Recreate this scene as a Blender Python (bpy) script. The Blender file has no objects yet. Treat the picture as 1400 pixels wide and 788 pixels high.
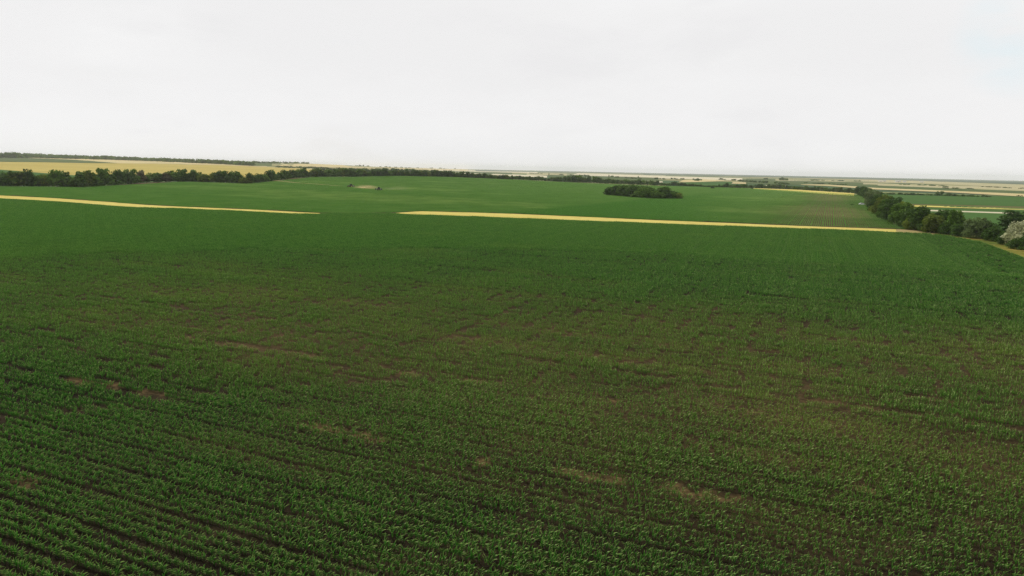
import bpy, bmesh, math, random
import numpy as np
from mathutils import Matrix, Vector

random.seed(7)
rng = np.random.default_rng(11)
SC = bpy.context.scene
COL = SC.collection
R = math.radians
PI = math.pi

# ------------------------------------------------------------------ camera
H = 20.0
FPX, CX, CY = 929.0, 700.0, 394.0            # photograph pixels (1400 x 788)
PITCH, ROLL = R(9.92), math.atan(0.0204)
F_ = np.array([0, math.cos(PITCH), -math.sin(PITCH)])
R0 = np.array([1.0, 0, 0])
U0 = np.array([0, math.sin(PITCH), math.cos(PITCH)])
UP = math.cos(ROLL) * U0 - math.sin(ROLL) * R0
RT = math.cos(ROLL) * R0 + math.sin(ROLL) * U0
cam_d = bpy.data.cameras.new('camera')
cam = bpy.data.objects.new('camera', cam_d)
COL.objects.link(cam)
cam_d.sensor_width = 36
cam_d.lens = FPX / 1400 * 36
cam_d.clip_end = 60000
cam_d.clip_start = 0.5
M = Matrix.Identity(4)
for i in range(3):
    M[i][0], M[i][1], M[i][2] = RT[i], UP[i], -F_[i]
M[2][3] = H
cam.matrix_world = M
SC.camera = cam


# ------------------------------------------------------------------ noise and terrain
def hash2(ix, iy, seed):
    h = (ix.astype(np.int64) * 374761393 + iy.astype(np.int64) * 668265263 + seed * 974711) & 0xffffffff
    h = ((h ^ (h >> 13)) * 1274126177) & 0xffffffff
    return ((h ^ (h >> 16)) & 0xffff) / 65535.0


def vnoise(x, y, scale, seed=0):
    x = np.asarray(x, float) / scale
    y = np.asarray(y, float) / scale
    ix, iy = np.floor(x), np.floor(y)
    fx, fy = x - ix, y - iy
    fx = fx * fx * (3 - 2 * fx)
    fy = fy * fy * (3 - 2 * fy)
    a, b = hash2(ix, iy, seed), hash2(ix + 1, iy, seed)
    c, d = hash2(ix, iy + 1, seed), hash2(ix + 1, iy + 1, seed)
    return (a * (1 - fx) + b * fx) * (1 - fy) + (c * (1 - fx) + d * fx) * fy


def sstep(a, b, v):
    t = np.clip((np.asarray(v, float) - a) / (b - a), 0, 1)
    return t * t * (3 - 2 * t)


def terrain(x, y):
    x = np.asarray(x, float)
    y = np.asarray(y, float)
    z = 8.0 * np.exp(-((x + 190) / 260) ** 2 - ((y - 1030) / 330) ** 2)      # swell carrying the far field edge
    left = sstep(260, -1150, x + 0.10 * (y - 1000))
    ramp = np.interp(y, [450, 800, 1200, 1800, 2500, 3300, 4000, 5500, 9000], [0, 3.2, 8.5, 15.5, 24.5, 31, 31, 22, 12])
    z = z + ramp * left
    z = z + 0.9 * (vnoise(x, y, 160, 3) - 0.5) * sstep(120, 300, np.hypot(x, y))
    return z


def rays(px, py):
    px = np.atleast_1d(np.asarray(px, float))
    py = np.atleast_1d(np.asarray(py, float))
    d = F_[None] + RT[None] * ((px - CX) / FPX)[:, None] + UP[None] * ((CY - py) / FPX)[:, None]
    return d / np.linalg.norm(d, axis=1)[:, None]


TS = np.geomspace(18, 14500, 900)


def hit(px, py):
    d = rays(px, py)
    out = np.zeros_like(d)
    for i in range(len(d)):
        p = d[i][None] * TS[:, None]
        g = p[:, 2] + H - terrain(p[:, 0], p[:, 1])
        k = np.nonzero(g < 0)[0]
        t = TS[-1] if len(k) == 0 else None
        if t is None:
            k = k[0]
            if k == 0:
                t = TS[0]
            else:
                t = TS[k - 1] + (TS[k] - TS[k - 1]) * g[k - 1] / (g[k - 1] - g[k])
        q = d[i] * t
        out[i] = (q[0], q[1], float(terrain(q[0], q[1])))
    return out


def at(px, py):
    return hit([px], [py])[0]


def project(x, y, z):
    v = np.stack([np.asarray(x, float), np.asarray(y, float), np.asarray(z, float) - H], -1)
    c = v @ F_
    return CX + FPX * (v @ RT) / c, CY - FPX * (v @ UP) / c, c


# ------------------------------------------------------------------ materials
def new_mat(name):
    m = bpy.data.materials.new(name)
    m.use_nodes = True
    nt = m.node_tree
    nt.nodes.clear()
    out = nt.nodes.new('ShaderNodeOutputMaterial')
    return m, nt, out


class NT:
    """a few shortcuts to build node graphs"""

    def __init__(self, nt):
        self.nt = nt

    def n(self, typ, **kw):
        nd = self.nt.nodes.new(typ)
        for k, v in kw.items():
            if k.startswith('_'):
                setattr(nd, k[1:], v)
            else:
                s = nd.inputs[k.replace('__', ' ')]
                if hasattr(v, 'is_output'):
                    self.nt.links.new(v, s)
                else:
                    s.default_value = v
        return nd

    def link(self, a, b):
        self.nt.links.new(a, b)

    def pos(self):
        return self.n('ShaderNodeNewGeometry').outputs['Position']

    def math(self, op, a, b=None, clamp=False):
        nd = self.nt.nodes.new('ShaderNodeMath')
        nd.operation = op
        nd.use_clamp = clamp
        for i, v in enumerate((a, b)):
            if v is None:
                continue
            if hasattr(v, 'is_output'):
                self.link(v, nd.inputs[i])
            else:
                nd.inputs[i].default_value = v
        return nd.outputs[0]

    def scale(self, v, s):
        nd = self.n('ShaderNodeVectorMath', _operation='MULTIPLY')
        self.link(v, nd.inputs[0])
        nd.inputs[1].default_value = s
        return nd.outputs[0]

    def noise(self, vec, scale, detail=3, rough=0.55):
        nd = self.n('ShaderNodeTexNoise', Scale=scale, Detail=detail, Roughness=rough)
        self.link(vec, nd.inputs['Vector'])
        return nd.outputs['Fac']

    def ramp(self, v, a, b, c=0.0, d=1.0):
        nd = self.n('ShaderNodeMapRange', _interpolation_type='SMOOTHSTEP')
        self.link(v, nd.inputs['Value'])
        nd.inputs['From Min'].default_value = a
        nd.inputs['From Max'].default_value = b
        nd.inputs['To Min'].default_value = c
        nd.inputs['To Max'].default_value = d
        return nd.outputs[0]

    def mix(self, fac, a, b, blend='MIX'):
        nd = self.n('ShaderNodeMix', _data_type='RGBA', _blend_type=blend)
        for idx, v in ((0, fac), (6, a), (7, b)):
            if hasattr(v, 'is_output'):
                self.link(v, nd.inputs[idx])
            elif idx == 0:
                nd.inputs[0].default_value = v
            else:
                nd.inputs[idx].default_value = (*v, 1)
        return nd.outputs[2]

    def attr(self, name, typ='GEOMETRY'):
        nd = self.n('ShaderNodeAttribute', _attribute_name=name, _attribute_type=typ)
        return nd.outputs['Fac']


def plain(name, col, rough=0.6, metal=0.0, spec=0.5):
    m, nt, out = new_mat(name)
    g = NT(nt)
    f = g.noise(g.n('ShaderNodeTexCoord').outputs['Object'], 2.2, 4)
    c = g.mix(g.ramp(f, 0.35, 0.7), tuple(0.82 * v for v in col), col)
    b = g.n('ShaderNodeBsdfPrincipled', Roughness=rough, Metallic=metal)
    b.inputs['Specular IOR Level'].default_value = spec
    g.link(c, b.inputs['Base Color'])
    g.link(b.outputs[0], out.inputs[0])
    return m


def leafy(name, dark, light, trans=0.35, transcol=None, gloss=0.012, var=0.35):
    """foliage: tint per leaf clump, lightly translucent"""
    m, nt, out = new_mat(name)
    g = NT(nt)
    t = g.attr('tint')
    rnd = g.n('ShaderNodeObjectInfo').outputs['Random']
    fac = g.math('ADD', g.math('MULTIPLY', t, 0.85), g.math('MULTIPLY', g.math('SUBTRACT', rnd, 0.5), var), True)
    c = g.mix(fac, dark, light)
    df = g.n('ShaderNodeBsdfDiffuse')
    g.link(c, df.inputs['Color'])
    tr = g.n('ShaderNodeBsdfTranslucent')
    if transcol:
        g.link(g.mix(0.5, c, transcol), tr.inputs['Color'])
    else:
        g.link(c, tr.inputs['Color'])
    mx = g.n('ShaderNodeMixShader', Fac=trans)
    g.link(df.outputs[0], mx.inputs[1])
    g.link(tr.outputs[0], mx.inputs[2])
    gl = g.n('ShaderNodeBsdfGlossy', Roughness=0.45)
    m2 = g.n('ShaderNodeMixShader', Fac=gloss)
    g.link(mx.outputs[0], m2.inputs[1])
    g.link(gl.outputs[0], m2.inputs[2])
    g.link(m2.outputs[0], out.inputs[0])
    return m


ROWN = (math.sin(R(24.7)), math.cos(R(24.7)))      # across the rows of the near field


def maize_mat(name, dark, light, yellow, tip=(0.30, 0.47, 0.10)):
    m, nt, out = new_mat(name)
    g = NT(nt)
    p = g.pos()
    t = g.attr('tint')
    along = g.attr('along')
    n1 = g.noise(p, 0.06, 3)
    n2 = g.noise(p, 0.35, 2)
    c = g.mix(g.math('ADD', g.math('MULTIPLY', t, 0.7), g.math('MULTIPLY', n2, 0.3), True), dark, light)
    # hungry, yellower stand across the middle of the near field and along bands further out
    st = g.attr('stress', 'INSTANCER')
    fac = g.math('MULTIPLY', st, g.ramp(n1, 0.25, 0.75, 0.35, 1.0), True)
    c = g.mix(fac, c, yellow)
    # paler leaf tips, with their highlights painted into the colour
    c = g.mix(g.math('MULTIPLY', g.ramp(along, 0.42, 0.85, 0.0, 0.85), g.ramp(t, 0.15, 0.75)), c, tip)
    df = g.n('ShaderNodeBsdfDiffuse')
    tr = g.n('ShaderNodeBsdfTranslucent')
    g.link(c, df.inputs['Color'])
    g.link(g.mix(0.5, c, (0.06, 0.36, 0.02)), tr.inputs['Color'])
    mx = g.n('ShaderNodeMixShader', Fac=0.40)
    g.link(df.outputs[0], mx.inputs[1])
    g.link(tr.outputs[0], mx.inputs[2])
    gl = g.n('ShaderNodeBsdfGlossy', Roughness=0.38)
    gl.inputs['Color'].default_value = (0.85, 1, 0.5, 1)
    m2 = g.n('ShaderNodeMixShader', Fac=0.035)
    g.link(mx.outputs[0], m2.inputs[1])
    g.link(gl.outputs[0], m2.inputs[2])
    g.link(m2.outputs[0], out.inputs[0])
    return m


def ground_mat(name, cols, scales=(0.004, 0.05, 0.9), rough=0.95, rowdir=None, bump=0.0, fine=0.35, dry=None):
    """soil, straw and grass sheets: three sizes of patchiness between 2 or 3 colours"""
    m, nt, out = new_mat(name)
    g = NT(nt)
    p = g.pos()
    q = p
    if rowdir is not None:
        vr = g.n('ShaderNodeVectorRotate', _rotation_type='Z_AXIS')
        g.link(p, vr.inputs['Vector'])
        vr.inputs['Angle'].default_value = rowdir
        q = g.scale(vr.outputs[0], (0.12, 1, 1))
    a = g.noise(q, scales[0], 3)
    b = g.noise(q, scales[1], 4)
    c = g.noise(p, scales[2], 3, 0.7)
    f1 = g.ramp(g.math('ADD', g.math('MULTIPLY', a, 0.55), g.math('MULTIPLY', b, 0.45)), 0.38, 0.62)
    col = g.mix(f1, cols[0], cols[1])
    if len(cols) > 2:
        col = g.mix(g.ramp(b, 0.52, 0.72), col, cols[2])
    if dry is not None:
        col = g.mix(g.math('MULTIPLY', g.attr('dry'), g.ramp(c, 0.3, 0.6, 0.5, 1.0), True), col, dry)
    col = g.mix(g.ramp(c, 0.3, 0.75, fine, 0.0), col, (0.0, 0.0, 0.0))
    bs = g.n('ShaderNodeBsdfPrincipled', Roughness=rough)
    bs.inputs['Specular IOR Level'].default_value = 0.03
    g.link(col, bs.inputs['Base Color'])
    if bump:
        bp = g.n('ShaderNodeBump', Strength=bump, Distance=0.15)
        g.link(c, bp.inputs['Height'])
        g.link(bp.outputs[0], bs.inputs['Normal'])
    g.link(bs.outputs[0], out.inputs[0])
    return m


def patchwork_mat():
    """open country: parcels of ripe grain, green crops and fallow, each a tint of its own"""
    m, nt, out = new_mat('open_country')
    g = NT(nt)
    p = g.pos()
    vr = g.n('ShaderNodeVectorRotate', _rotation_type='Z_AXIS')
    g.link(p, vr.inputs['Vector'])
    vr.inputs['Angle'].default_value = R(12)
    q = g.scale(vr.outputs[0], (1 / 520, 1 / 260, 0))
    vo = g.n('ShaderNodeTexVoronoi', _distance='CHEBYCHEV', _voronoi_dimensions='2D', Scale=1.0, Randomness=0.75)
    g.link(q, vo.inputs['Vector'])
    sp = g.n('ShaderNodeSeparateColor')
    g.link(vo.outputs['Color'], sp.inputs[0])
    r = sp.outputs[0]
    cr = g.n('ShaderNodeValToRGB')
    cr.color_ramp.interpolation = 'CONSTANT'
    els = [(0.0, (0.055, 0.12, 0.035)), (0.2, (0.10, 0.16, 0.05)), (0.36, (0.26, 0.27, 0.10)), (0.52, (0.40, 0.35, 0.17)),
           (0.66, (0.13, 0.18, 0.06)), (0.78, (0.52, 0.46, 0.26)), (0.9, (0.06, 0.11, 0.04))]
    e = cr.color_ramp.elements
    e[0].position, e[0].color = els[0][0], (*els[0][1], 1)
    e[1].position, e[1].color = els[1][0], (*els[1][1], 1)
    for pos_, c_ in els[2:]:
        k = e.new(pos_)
        k.color = (*c_, 1)
    g.link(r, cr.inputs[0])
    f = g.noise(p, 0.03, 4)
    col = g.mix(g.ramp(f, 0.3, 0.7, 0.25, 0.0), cr.outputs[0], (0.03, 0.05, 0.02))
    bs = g.n('ShaderNodeBsdfPrincipled', Roughness=1.0)
    bs.inputs['Specular IOR Level'].default_value = 0.1
    g.link(col, bs.inputs['Base Color'])
    g.link(bs.outputs[0], out.inputs[0])
    return m


def volume_mat(name, density, col, noise_scale=None, aniso=0.2):
    m, nt, out = new_mat(name)
    g = NT(nt)
    v = g.n('ShaderNodeVolumePrincipled')
    v.inputs['Color'].default_value = (*col, 1)
    v.inputs['Anisotropy'].default_value = aniso
    if noise_scale:
        tc = g.n('ShaderNodeTexCoord').outputs['Object']
        f = g.noise(tc, noise_scale, 4, 0.6)
        ln = g.n('ShaderNodeVectorMath', _operation='LENGTH')
        g.link(tc, ln.inputs[0])
        fall = g.ramp(ln.outputs['Value'], 0.25, 1.0, 1.0, 0.0)
        d = g.math('MULTIPLY', g.math('MULTIPLY', g.ramp(f, 0.35, 0.65), fall), density)
        g.link(d, v.inputs['Density'])
    else:
        v.inputs['Density'].default_value = density
    g.link(v.outputs[0], out.inputs['Volume'])
    return m


# ------------------------------------------------------------------ object helpers
def link(o, parent=None):
    COL.objects.link(o)
    if parent is not None:
        o.parent = parent
    return o


def mesh_np(name, verts, faces, mats, attrs=None, smooth=False, face_mat=None):
    """mesh from numpy arrays; faces is (n,4) or (n,3)"""
    me = bpy.data.meshes.new(name)
    verts = np.asarray(verts, np.float32)
    faces = np.asarray(faces, np.int32)
    nf, k = faces.shape
    me.vertices.add(len(verts))
    me.vertices.foreach_set('co', verts.ravel())
    me.loops.add(nf * k)
    me.loops.foreach_set('vertex_index', faces.ravel())
    me.polygons.add(nf)
    me.polygons.foreach_set('loop_start', np.arange(0, nf * k, k, dtype=np.int32))
    me.polygons.foreach_set('loop_total', np.full(nf, k, np.int32))
    if smooth:
        me.polygons.foreach_set('use_smooth', np.ones(nf, bool))
    for m in (mats if isinstance(mats, (list, tuple)) else [mats]):
        me.materials.append(m)
    if face_mat is not None:
        me.polygons.foreach_set('material_index', np.asarray(face_mat, np.int32))
    for nm, arr in (attrs or {}).items():
        a = me.attributes.new(nm, 'FLOAT', 'POINT')
        a.data.foreach_set('value', np.asarray(arr, np.float32))
    me.update(calc_edges=True)
    return me


def obj(name, me, parent=None):
    return link(bpy.data.objects.new(name, me), parent)


def tag(o, label, cat, group=None, kind=None):
    o['label'] = label
    if cat:
        o['category'] = cat
    if group:
        o['group'] = group
    if kind:
        o['kind'] = kind
    return o


def empty(name, loc, rz=0.0, scale=(1, 1, 1)):
    o = bpy.data.objects.new(name, None)
    o.empty_display_size = 0.5
    link(o)
    o.location = loc
    o.rotation_euler = (0, 0, rz)
    o.scale = scale
    return o


class BM:
    """collects bevelled boxes, cylinders and prisms and links them as one mesh object"""

    def __init__(self):
        self.bm = bmesh.new()

    def box(self, c, s, bev=0.0, rot=None):
        g = bmesh.ops.create_cube(self.bm, size=1)
        vs = g['verts']
        bmesh.ops.scale(self.bm, vec=s, verts=vs)
        if rot:
            bmesh.ops.rotate(self.bm, cent=(0, 0, 0), matrix=Matrix.Rotation(rot[0], 3, rot[1]), verts=vs)
        bmesh.ops.translate(self.bm, vec=c, verts=vs)
        if bev:
            es = list({e for v in vs for e in v.link_edges})
            bmesh.ops.bevel(self.bm, geom=es, offset=bev, segments=2, affect='EDGES', profile=0.5)
        return self

    def cyl(self, c, r, depth, axis='Z', seg=20, r2=None):
        g = bmesh.ops.create_cone(self.bm, cap_ends=True, segments=seg, radius1=r, radius2=r if r2 is None else r2, depth=depth)
        vs = g['verts']
        if axis == 'X':
            bmesh.ops.rotate(self.bm, cent=(0, 0, 0), matrix=Matrix.Rotation(PI / 2, 3, 'Y'), verts=vs)
        if axis == 'Y':
            bmesh.ops.rotate(self.bm, cent=(0, 0, 0), matrix=Matrix.Rotation(PI / 2, 3, 'X'), verts=vs)
        bmesh.ops.translate(self.bm, vec=c, verts=vs)
        return self

    def prism(self, prof, x0, x1, taper=None, bev=0.0):
        """profile in (y, z) swept along x; taper shrinks points above a height sideways"""
        L, Rr = [], []
        for (y, z) in prof:
            k = 1.0
            if taper and z > taper[0]:
                k = 1 - taper[1] * (z - taper[0])
            xm, xh = (x0 + x1) / 2, (x1 - x0) / 2 * k
            L.append(self.bm.verts.new((xm - xh, y, z)))
            Rr.append(self.bm.verts.new((xm + xh, y, z)))
        n = len(prof)
        fs = [self.bm.faces.new(L), self.bm.faces.new(list(reversed(Rr)))]
        for i in range(n):
            j = (i + 1) % n
            fs.append(self.bm.faces.new((L[j], L[i], Rr[i], Rr[j])))
        if bev:
            es = list({e for f in fs for e in f.edges})
            bmesh.ops.bevel(self.bm, geom=es, offset=bev, segments=2, affect='EDGES', profile=0.5)
        return self

    def tube(self, pts, rads, seg=7):
        prev = None
        for i, (p, r) in enumerate(zip(pts, rads)):
            p = Vector(p)
            d = (Vector(pts[min(i + 1, len(pts) - 1)]) - Vector(pts[max(i - 1, 0)])).normalized()
            a = d.orthogonal().normalized()
            b = d.cross(a)
            ring = [self.bm.verts.new(p + a * r * math.cos(2 * PI * k / seg) + b * r * math.sin(2 * PI * k / seg)) for k in range(seg)]
            if prev:
                best = min(range(seg), key=lambda s: sum((ring[(k + s) % seg].co - prev[k].co).length for k in range(seg)))
                ring = [ring[(k + best) % seg] for k in range(seg)]
                for k in range(seg):
                    self.bm.faces.new((prev[k], prev[(k + 1) % seg], ring[(k + 1) % seg], ring[k]))
            prev = ring
        return self

    def mesh(self, name, mat, smooth=False):
        bmesh.ops.recalc_face_normals(self.bm, faces=self.bm.faces)
        me = bpy.data.meshes.new(name)
        self.bm.to_mesh(me)
        self.bm.free()
        me.materials.append(mat)
        if smooth:
            for p in me.polygons:
                p.use_smooth = True
        return me

    def obj(self, name, mat, parent=None, smooth=False):
        return obj(name, self.mesh(name, mat, smooth), parent)


# ------------------------------------------------------------------ world and sun
w = bpy.data.worlds.new('World')
SC.world = w
w.use_nodes = True
wt = w.node_tree
wt.nodes.clear()
g = NT(wt)
SUN_EL, SUN_AZ = R(52), R(-35)           # azimuth from +Y (the view), negative to the left
sky = g.n('ShaderNodeTexSky', _sky_type='NISHITA')
sky.sun_disc = False
sky.sun_elevation = SUN_EL
sky.sun_rotation = SUN_AZ
sky.altitude = 100
sky.dust_density = 3
dirv = g.n('ShaderNodeTexCoord').outputs['Generated']
flat = g.scale(dirv, (1, 1, 3.2))
cn = g.noise(flat, 1.7, 5, 0.5)
cn2 = g.noise(flat, 4.5, 4, 0.55)
cloud = g.mix(g.ramp(cn, 0.35, 0.68), (9.35, 9.33, 9.35), (8.7, 8.66, 8.7))
cloud = g.mix(g.ramp(cn2, 0.55, 0.75, 0.0, 0.5), cloud, (8.25, 8.2, 8.3))
cover = g.ramp(cn2, 0.26, 0.40, 0.93, 1.0)
_gd = rays(1400, 45)[0]
dotg = g.n('ShaderNodeVectorMath', _operation='DOT_PRODUCT')
g.link(dirv, dotg.inputs[0])
dotg.inputs[1].default_value = tuple(_gd)
gapf = g.math('MULTIPLY', g.ramp(dotg.outputs['Value'], math.cos(R(4.5)), 1.0), g.ramp(cn2, 0.35, 0.6), True)
cloud = g.mix(g.math('MULTIPLY', gapf, 0.8), cloud, (7.7, 8.7, 9.1))
skyc = g.mix(cover, sky.outputs[0], cloud)
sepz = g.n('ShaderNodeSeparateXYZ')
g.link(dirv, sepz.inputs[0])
overhead_dim = g.ramp(g.math('ADD', sepz.outputs['Z'], g.math('MULTIPLY', g.math('SUBTRACT', cn, 0.5), 0.25)), 0.36, 0.75, 1.0, 0.34)  # unseen overhead sky dimmed, added to darken the ground between the near rows
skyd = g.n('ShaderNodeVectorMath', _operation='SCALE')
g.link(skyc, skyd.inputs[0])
g.link(overhead_dim, skyd.inputs['Scale'])
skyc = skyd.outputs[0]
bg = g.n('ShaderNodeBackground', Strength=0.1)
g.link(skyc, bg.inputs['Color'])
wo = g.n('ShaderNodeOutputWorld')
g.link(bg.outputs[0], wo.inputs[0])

sl = bpy.data.lights.new('sun', 'SUN')
sl.energy = 2.8
sl.angle = R(10)
sl.color = (1.0, 0.95, 0.86)
so = link(bpy.data.objects.new('sun', sl))
sdir = Vector((math.sin(SUN_AZ) * math.cos(SUN_EL), math.cos(SUN_AZ) * math.cos(SUN_EL), math.sin(SUN_EL)))
so.rotation_euler = (-sdir).to_track_quat('-Z', 'Y').to_euler()
so.location = (0, 0, 200)

SC.view_settings.view_transform = 'Standard'
SC.view_settings.look = 'None'
SC.view_settings.exposure = 0
SC.view_settings.gamma = 1
SC.view_settings.use_curve_mapping = False

# ------------------------------------------------------------------ palette
M_COUNTRY = patchwork_mat()
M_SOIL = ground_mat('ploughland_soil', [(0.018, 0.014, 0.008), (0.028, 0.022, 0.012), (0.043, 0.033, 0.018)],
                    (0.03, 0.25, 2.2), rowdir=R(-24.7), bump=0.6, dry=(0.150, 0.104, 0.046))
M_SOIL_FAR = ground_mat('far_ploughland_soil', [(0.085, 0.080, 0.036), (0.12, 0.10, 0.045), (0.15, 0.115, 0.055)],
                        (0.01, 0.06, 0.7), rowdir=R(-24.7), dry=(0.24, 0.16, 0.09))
M_STRAW = ground_mat('dry_strip_grass', [(0.60, 0.50, 0.125), (0.68, 0.58, 0.17), (0.54, 0.45, 0.12)], (0.02, 0.12, 1.2), fine=0.14)
M_TRACK = ground_mat('dirt_track', [(0.36, 0.29, 0.12), (0.44, 0.36, 0.16)], (0.03, 0.2, 1.5), fine=0.25)
M_VERGE = ground_mat('rough_verge_grass', [(0.13, 0.17, 0.03), (0.28, 0.26, 0.05), (0.42, 0.33, 0.08)], (0.03, 0.10, 1.2), fine=0.4)
M_GOLD = ground_mat('ripe_grain', [(0.47, 0.38, 0.10), (0.54, 0.44, 0.13), (0.60, 0.49, 0.15)], (0.004, 0.02, 0.4), rowdir=R(10), fine=0.22)
M_PALE = ground_mat('pale_grain', [(0.58, 0.48, 0.24), (0.66, 0.56, 0.30)], (0.004, 0.02, 0.3), fine=0.15)
M_CREAM = ground_mat('bleached_stubble', [(0.62, 0.57, 0.40), (0.72, 0.66, 0.48)], (0.004, 0.02, 0.3), fine=0.12)
M_TAN = ground_mat('fallow', [(0.44, 0.41, 0.21), (0.52, 0.47, 0.28)], (0.003, 0.02, 0.3), fine=0.2)
M_GREEN = ground_mat('green_crop', [(0.055, 0.14, 0.026), (0.075, 0.165, 0.033), (0.065, 0.135, 0.03)], (0.004, 0.03, 0.5), rowdir=R(10), fine=0.3)
M_GREEN2 = ground_mat('dull_green_crop', [(0.085, 0.14, 0.045), (0.12, 0.16, 0.055), (0.10, 0.14, 0.05)], (0.004, 0.03, 0.5), rowdir=R(10), fine=0.3)
M_BROWNGREEN = ground_mat('thin_crop', [(0.16, 0.13, 0.05), (0.13, 0.14, 0.05)], (0.01, 0.05, 0.6), rowdir=R(10), fine=0.3)
M_WOODFLOOR = ground_mat('woodland_cover', [(0.08, 0.14, 0.09), (0.12, 0.18, 0.12)], (0.004, 0.03, 0.2), fine=0.45)  # wood green paled in the colour itself to stand in for distance haze

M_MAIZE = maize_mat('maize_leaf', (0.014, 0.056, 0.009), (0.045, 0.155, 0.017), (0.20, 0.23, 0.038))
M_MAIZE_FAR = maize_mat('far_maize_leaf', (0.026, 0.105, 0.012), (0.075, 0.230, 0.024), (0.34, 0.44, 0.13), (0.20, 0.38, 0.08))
M_LEAF_DARK = leafy('dark_foliage', (0.020, 0.052, 0.010), (0.100, 0.195, 0.026))
M_LEAF_GREEN = leafy('green_foliage', (0.028, 0.072, 0.010), (0.145, 0.270, 0.030))
M_LEAF_OLIVE = leafy('olive_foliage', (0.042, 0.075, 0.010), (0.230, 0.310, 0.034))
M_LEAF_GREY = leafy('grey_green_foliage', (0.038, 0.072, 0.018), (0.24, 0.33, 0.11))
M_LEAF_SILVER = leafy('silvery_foliage', (0.05, 0.085, 0.02), (0.92, 0.93, 0.56), gloss=0.03)
M_LEAF_DRY = leafy('half_bare_foliage', (0.08, 0.085, 0.035), (0.27, 0.24, 0.12))
M_BARK = plain('bark', (0.09, 0.07, 0.05), 0.95, spec=0.1)

# ------------------------------------------------------------------ the ground sheet
az = np.radians(np.concatenate([np.arange(-180, -62, 6.0), np.arange(-62, 62, 0.5), np.arange(62, 180, 6.0)]))
rad = np.concatenate([[0.0], np.geomspace(6, 15000, 190)])
AZ, RD = np.meshgrid(az, rad[1:])
gx, gy = np.sin(AZ) * RD, np.cos(AZ) * RD
gz = terrain(gx, gy) - np.where(RD > 200, 0.25, 0.12)
gv = np.concatenate([[[0, 0, -0.12]], np.stack([gx.ravel(), gy.ravel(), gz.ravel()], -1)])
na, nr = len(az), len(rad) - 1
ii, jj = np.meshgrid(np.arange(nr - 1), np.arange(na), indexing='ij')
j2 = (jj + 1) % na
a_ = 1 + ii * na + jj
b_ = 1 + ii * na + j2
c_ = 1 + (ii + 1) * na + j2
d_ = 1 + (ii + 1) * na + jj
quads = np.stack([a_, d_, c_, b_], -1).reshape(-1, 4)
cen = np.stack([np.zeros(na), 1 + np.arange(na), 1 + (np.arange(na) + 1) % na], -1).astype(int)
gm = mesh_np('ground', gv, quads, M_COUNTRY, smooth=True)
bmx = bmesh.new()
bmx.from_mesh(gm)
bmx.verts.ensure_lookup_table()
for t in cen:
    f = bmx.faces.new([bmx.verts[int(t[0])], bmx.verts[int(t[2])], bmx.verts[int(t[1])]])
    f.smooth = True
bmx.to_mesh(gm)
bmx.free()
ground = tag(obj('ground', gm), 'rolling farmland reaching to the hazy horizon', None, kind='structure')

LAY = [0.02]


def sheet(name, near, far, mat, label, n=40, rows=10, lift=None, jit=0.0, dry=None):
    """a parcel of ground between two edges read off the photograph, laid on the terrain at its real place"""
    if lift is None:
        LAY[0] += 0.012
        lift = LAY[0]
    nx = np.array([p[0] for p in near], float)
    ny = np.array([p[1] for p in near], float)
    fx = np.array([p[0] for p in far], float)
    fy = np.array([p[1] for p in far], float)

    def along(xs, ys, n):
        s = np.linspace(0, 1, len(xs))
        u = np.linspace(0, 1, n)
        return np.interp(u, s, xs), np.interp(u, s, ys)
    A = hit(*along(nx, ny, n))
    B = hit(*along(fx, fy, n))
    V = []
    for k in range(rows + 1):
        t = k / rows
        P = A * (1 - t) + B * t
        if jit and k in (0, rows):
            P[:, 1] += (vnoise(P[:, 0], P[:, 1], 9, 31 + k) - 0.5) * jit * 2 + (vnoise(P[:, 0], P[:, 1], 2.5, 51 + k) - 0.5) * jit
        P[:, 2] = terrain(P[:, 0], P[:, 1]) + lift
        V.append(P)
    V = np.array(V)
    I, J = np.meshgrid(np.arange(rows), np.arange(n - 1), indexing='ij')
    q = np.stack([I * n + J, I * n + J + 1, (I + 1) * n + J + 1, (I + 1) * n + J], -1).reshape(-1, 4)
    vv = V.reshape(-1, 3)
    at_ = {'dry': dry(vv[:, 0], vv[:, 1])} if dry is not None else None
    return tag(obj(name, mesh_np(name, vv, q, mat, at_, smooth=True)), label, None, kind='structure')


# ------------------------------------------------------------------ boundaries of the two maize fields
STRIP_NEAR = [(-260, 258.5), (-120, 264.5), (0, 271.2), (60, 274.0), (110, 277.3), (150, 280.8), (200, 283.8), (260, 285.2), (340, 288.8), (400, 291.8),
              (437, 292.3), (490, 292.6), (541, 292.2), (575, 293.4), (640, 295.6), (700, 297.8), (800, 301.6), (900, 305.5), (1000, 309.0), (1100, 312.4), (1180, 315.2), (1240, 318.0), (1272, 320.0)]
STRIP_FAR = [(-260, 254.5), (-120, 260.7), (0, 267.4), (60, 270.4), (110, 273.6), (150, 276.6), (200, 280.6), (260, 283.4), (340, 286.6), (400, 289.7),
             (437, 291.7), (490, 292.1), (541, 291.3), (575, 289.2), (640, 290.8), (700, 292.6), (800, 296.8), (900, 301.4), (1000, 305.4), (1100, 309.6), (1180, 312.2), (1240, 314.2), (1272, 316.2)]
SN = hit(*zip(*STRIP_NEAR))
SF = hit(*zip(*STRIP_FAR))
# the tree row on the right: foot of the foliage in the photograph
ROW_FOOT = [(1184, 280.5), (1192, 286.0), (1200, 293.0), (1212, 301.0), (1226, 307.0), (1250, 313.5), (1280, 317.5), (1302, 320.5), (1330, 325.0), (1352, 329.5), (1378, 335.5), (1404, 342.0), (1450, 353.0)]
RF = hit(*zip(*ROW_FOOT))
EDGE1 = hit(*zip(*[(1272, 320.0), (1296, 323.5), (1322, 328.0), (1345, 333.0), (1362, 339.0), (1402, 353.5), (1470, 377.0)]))  # maize edge along the verge


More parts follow.
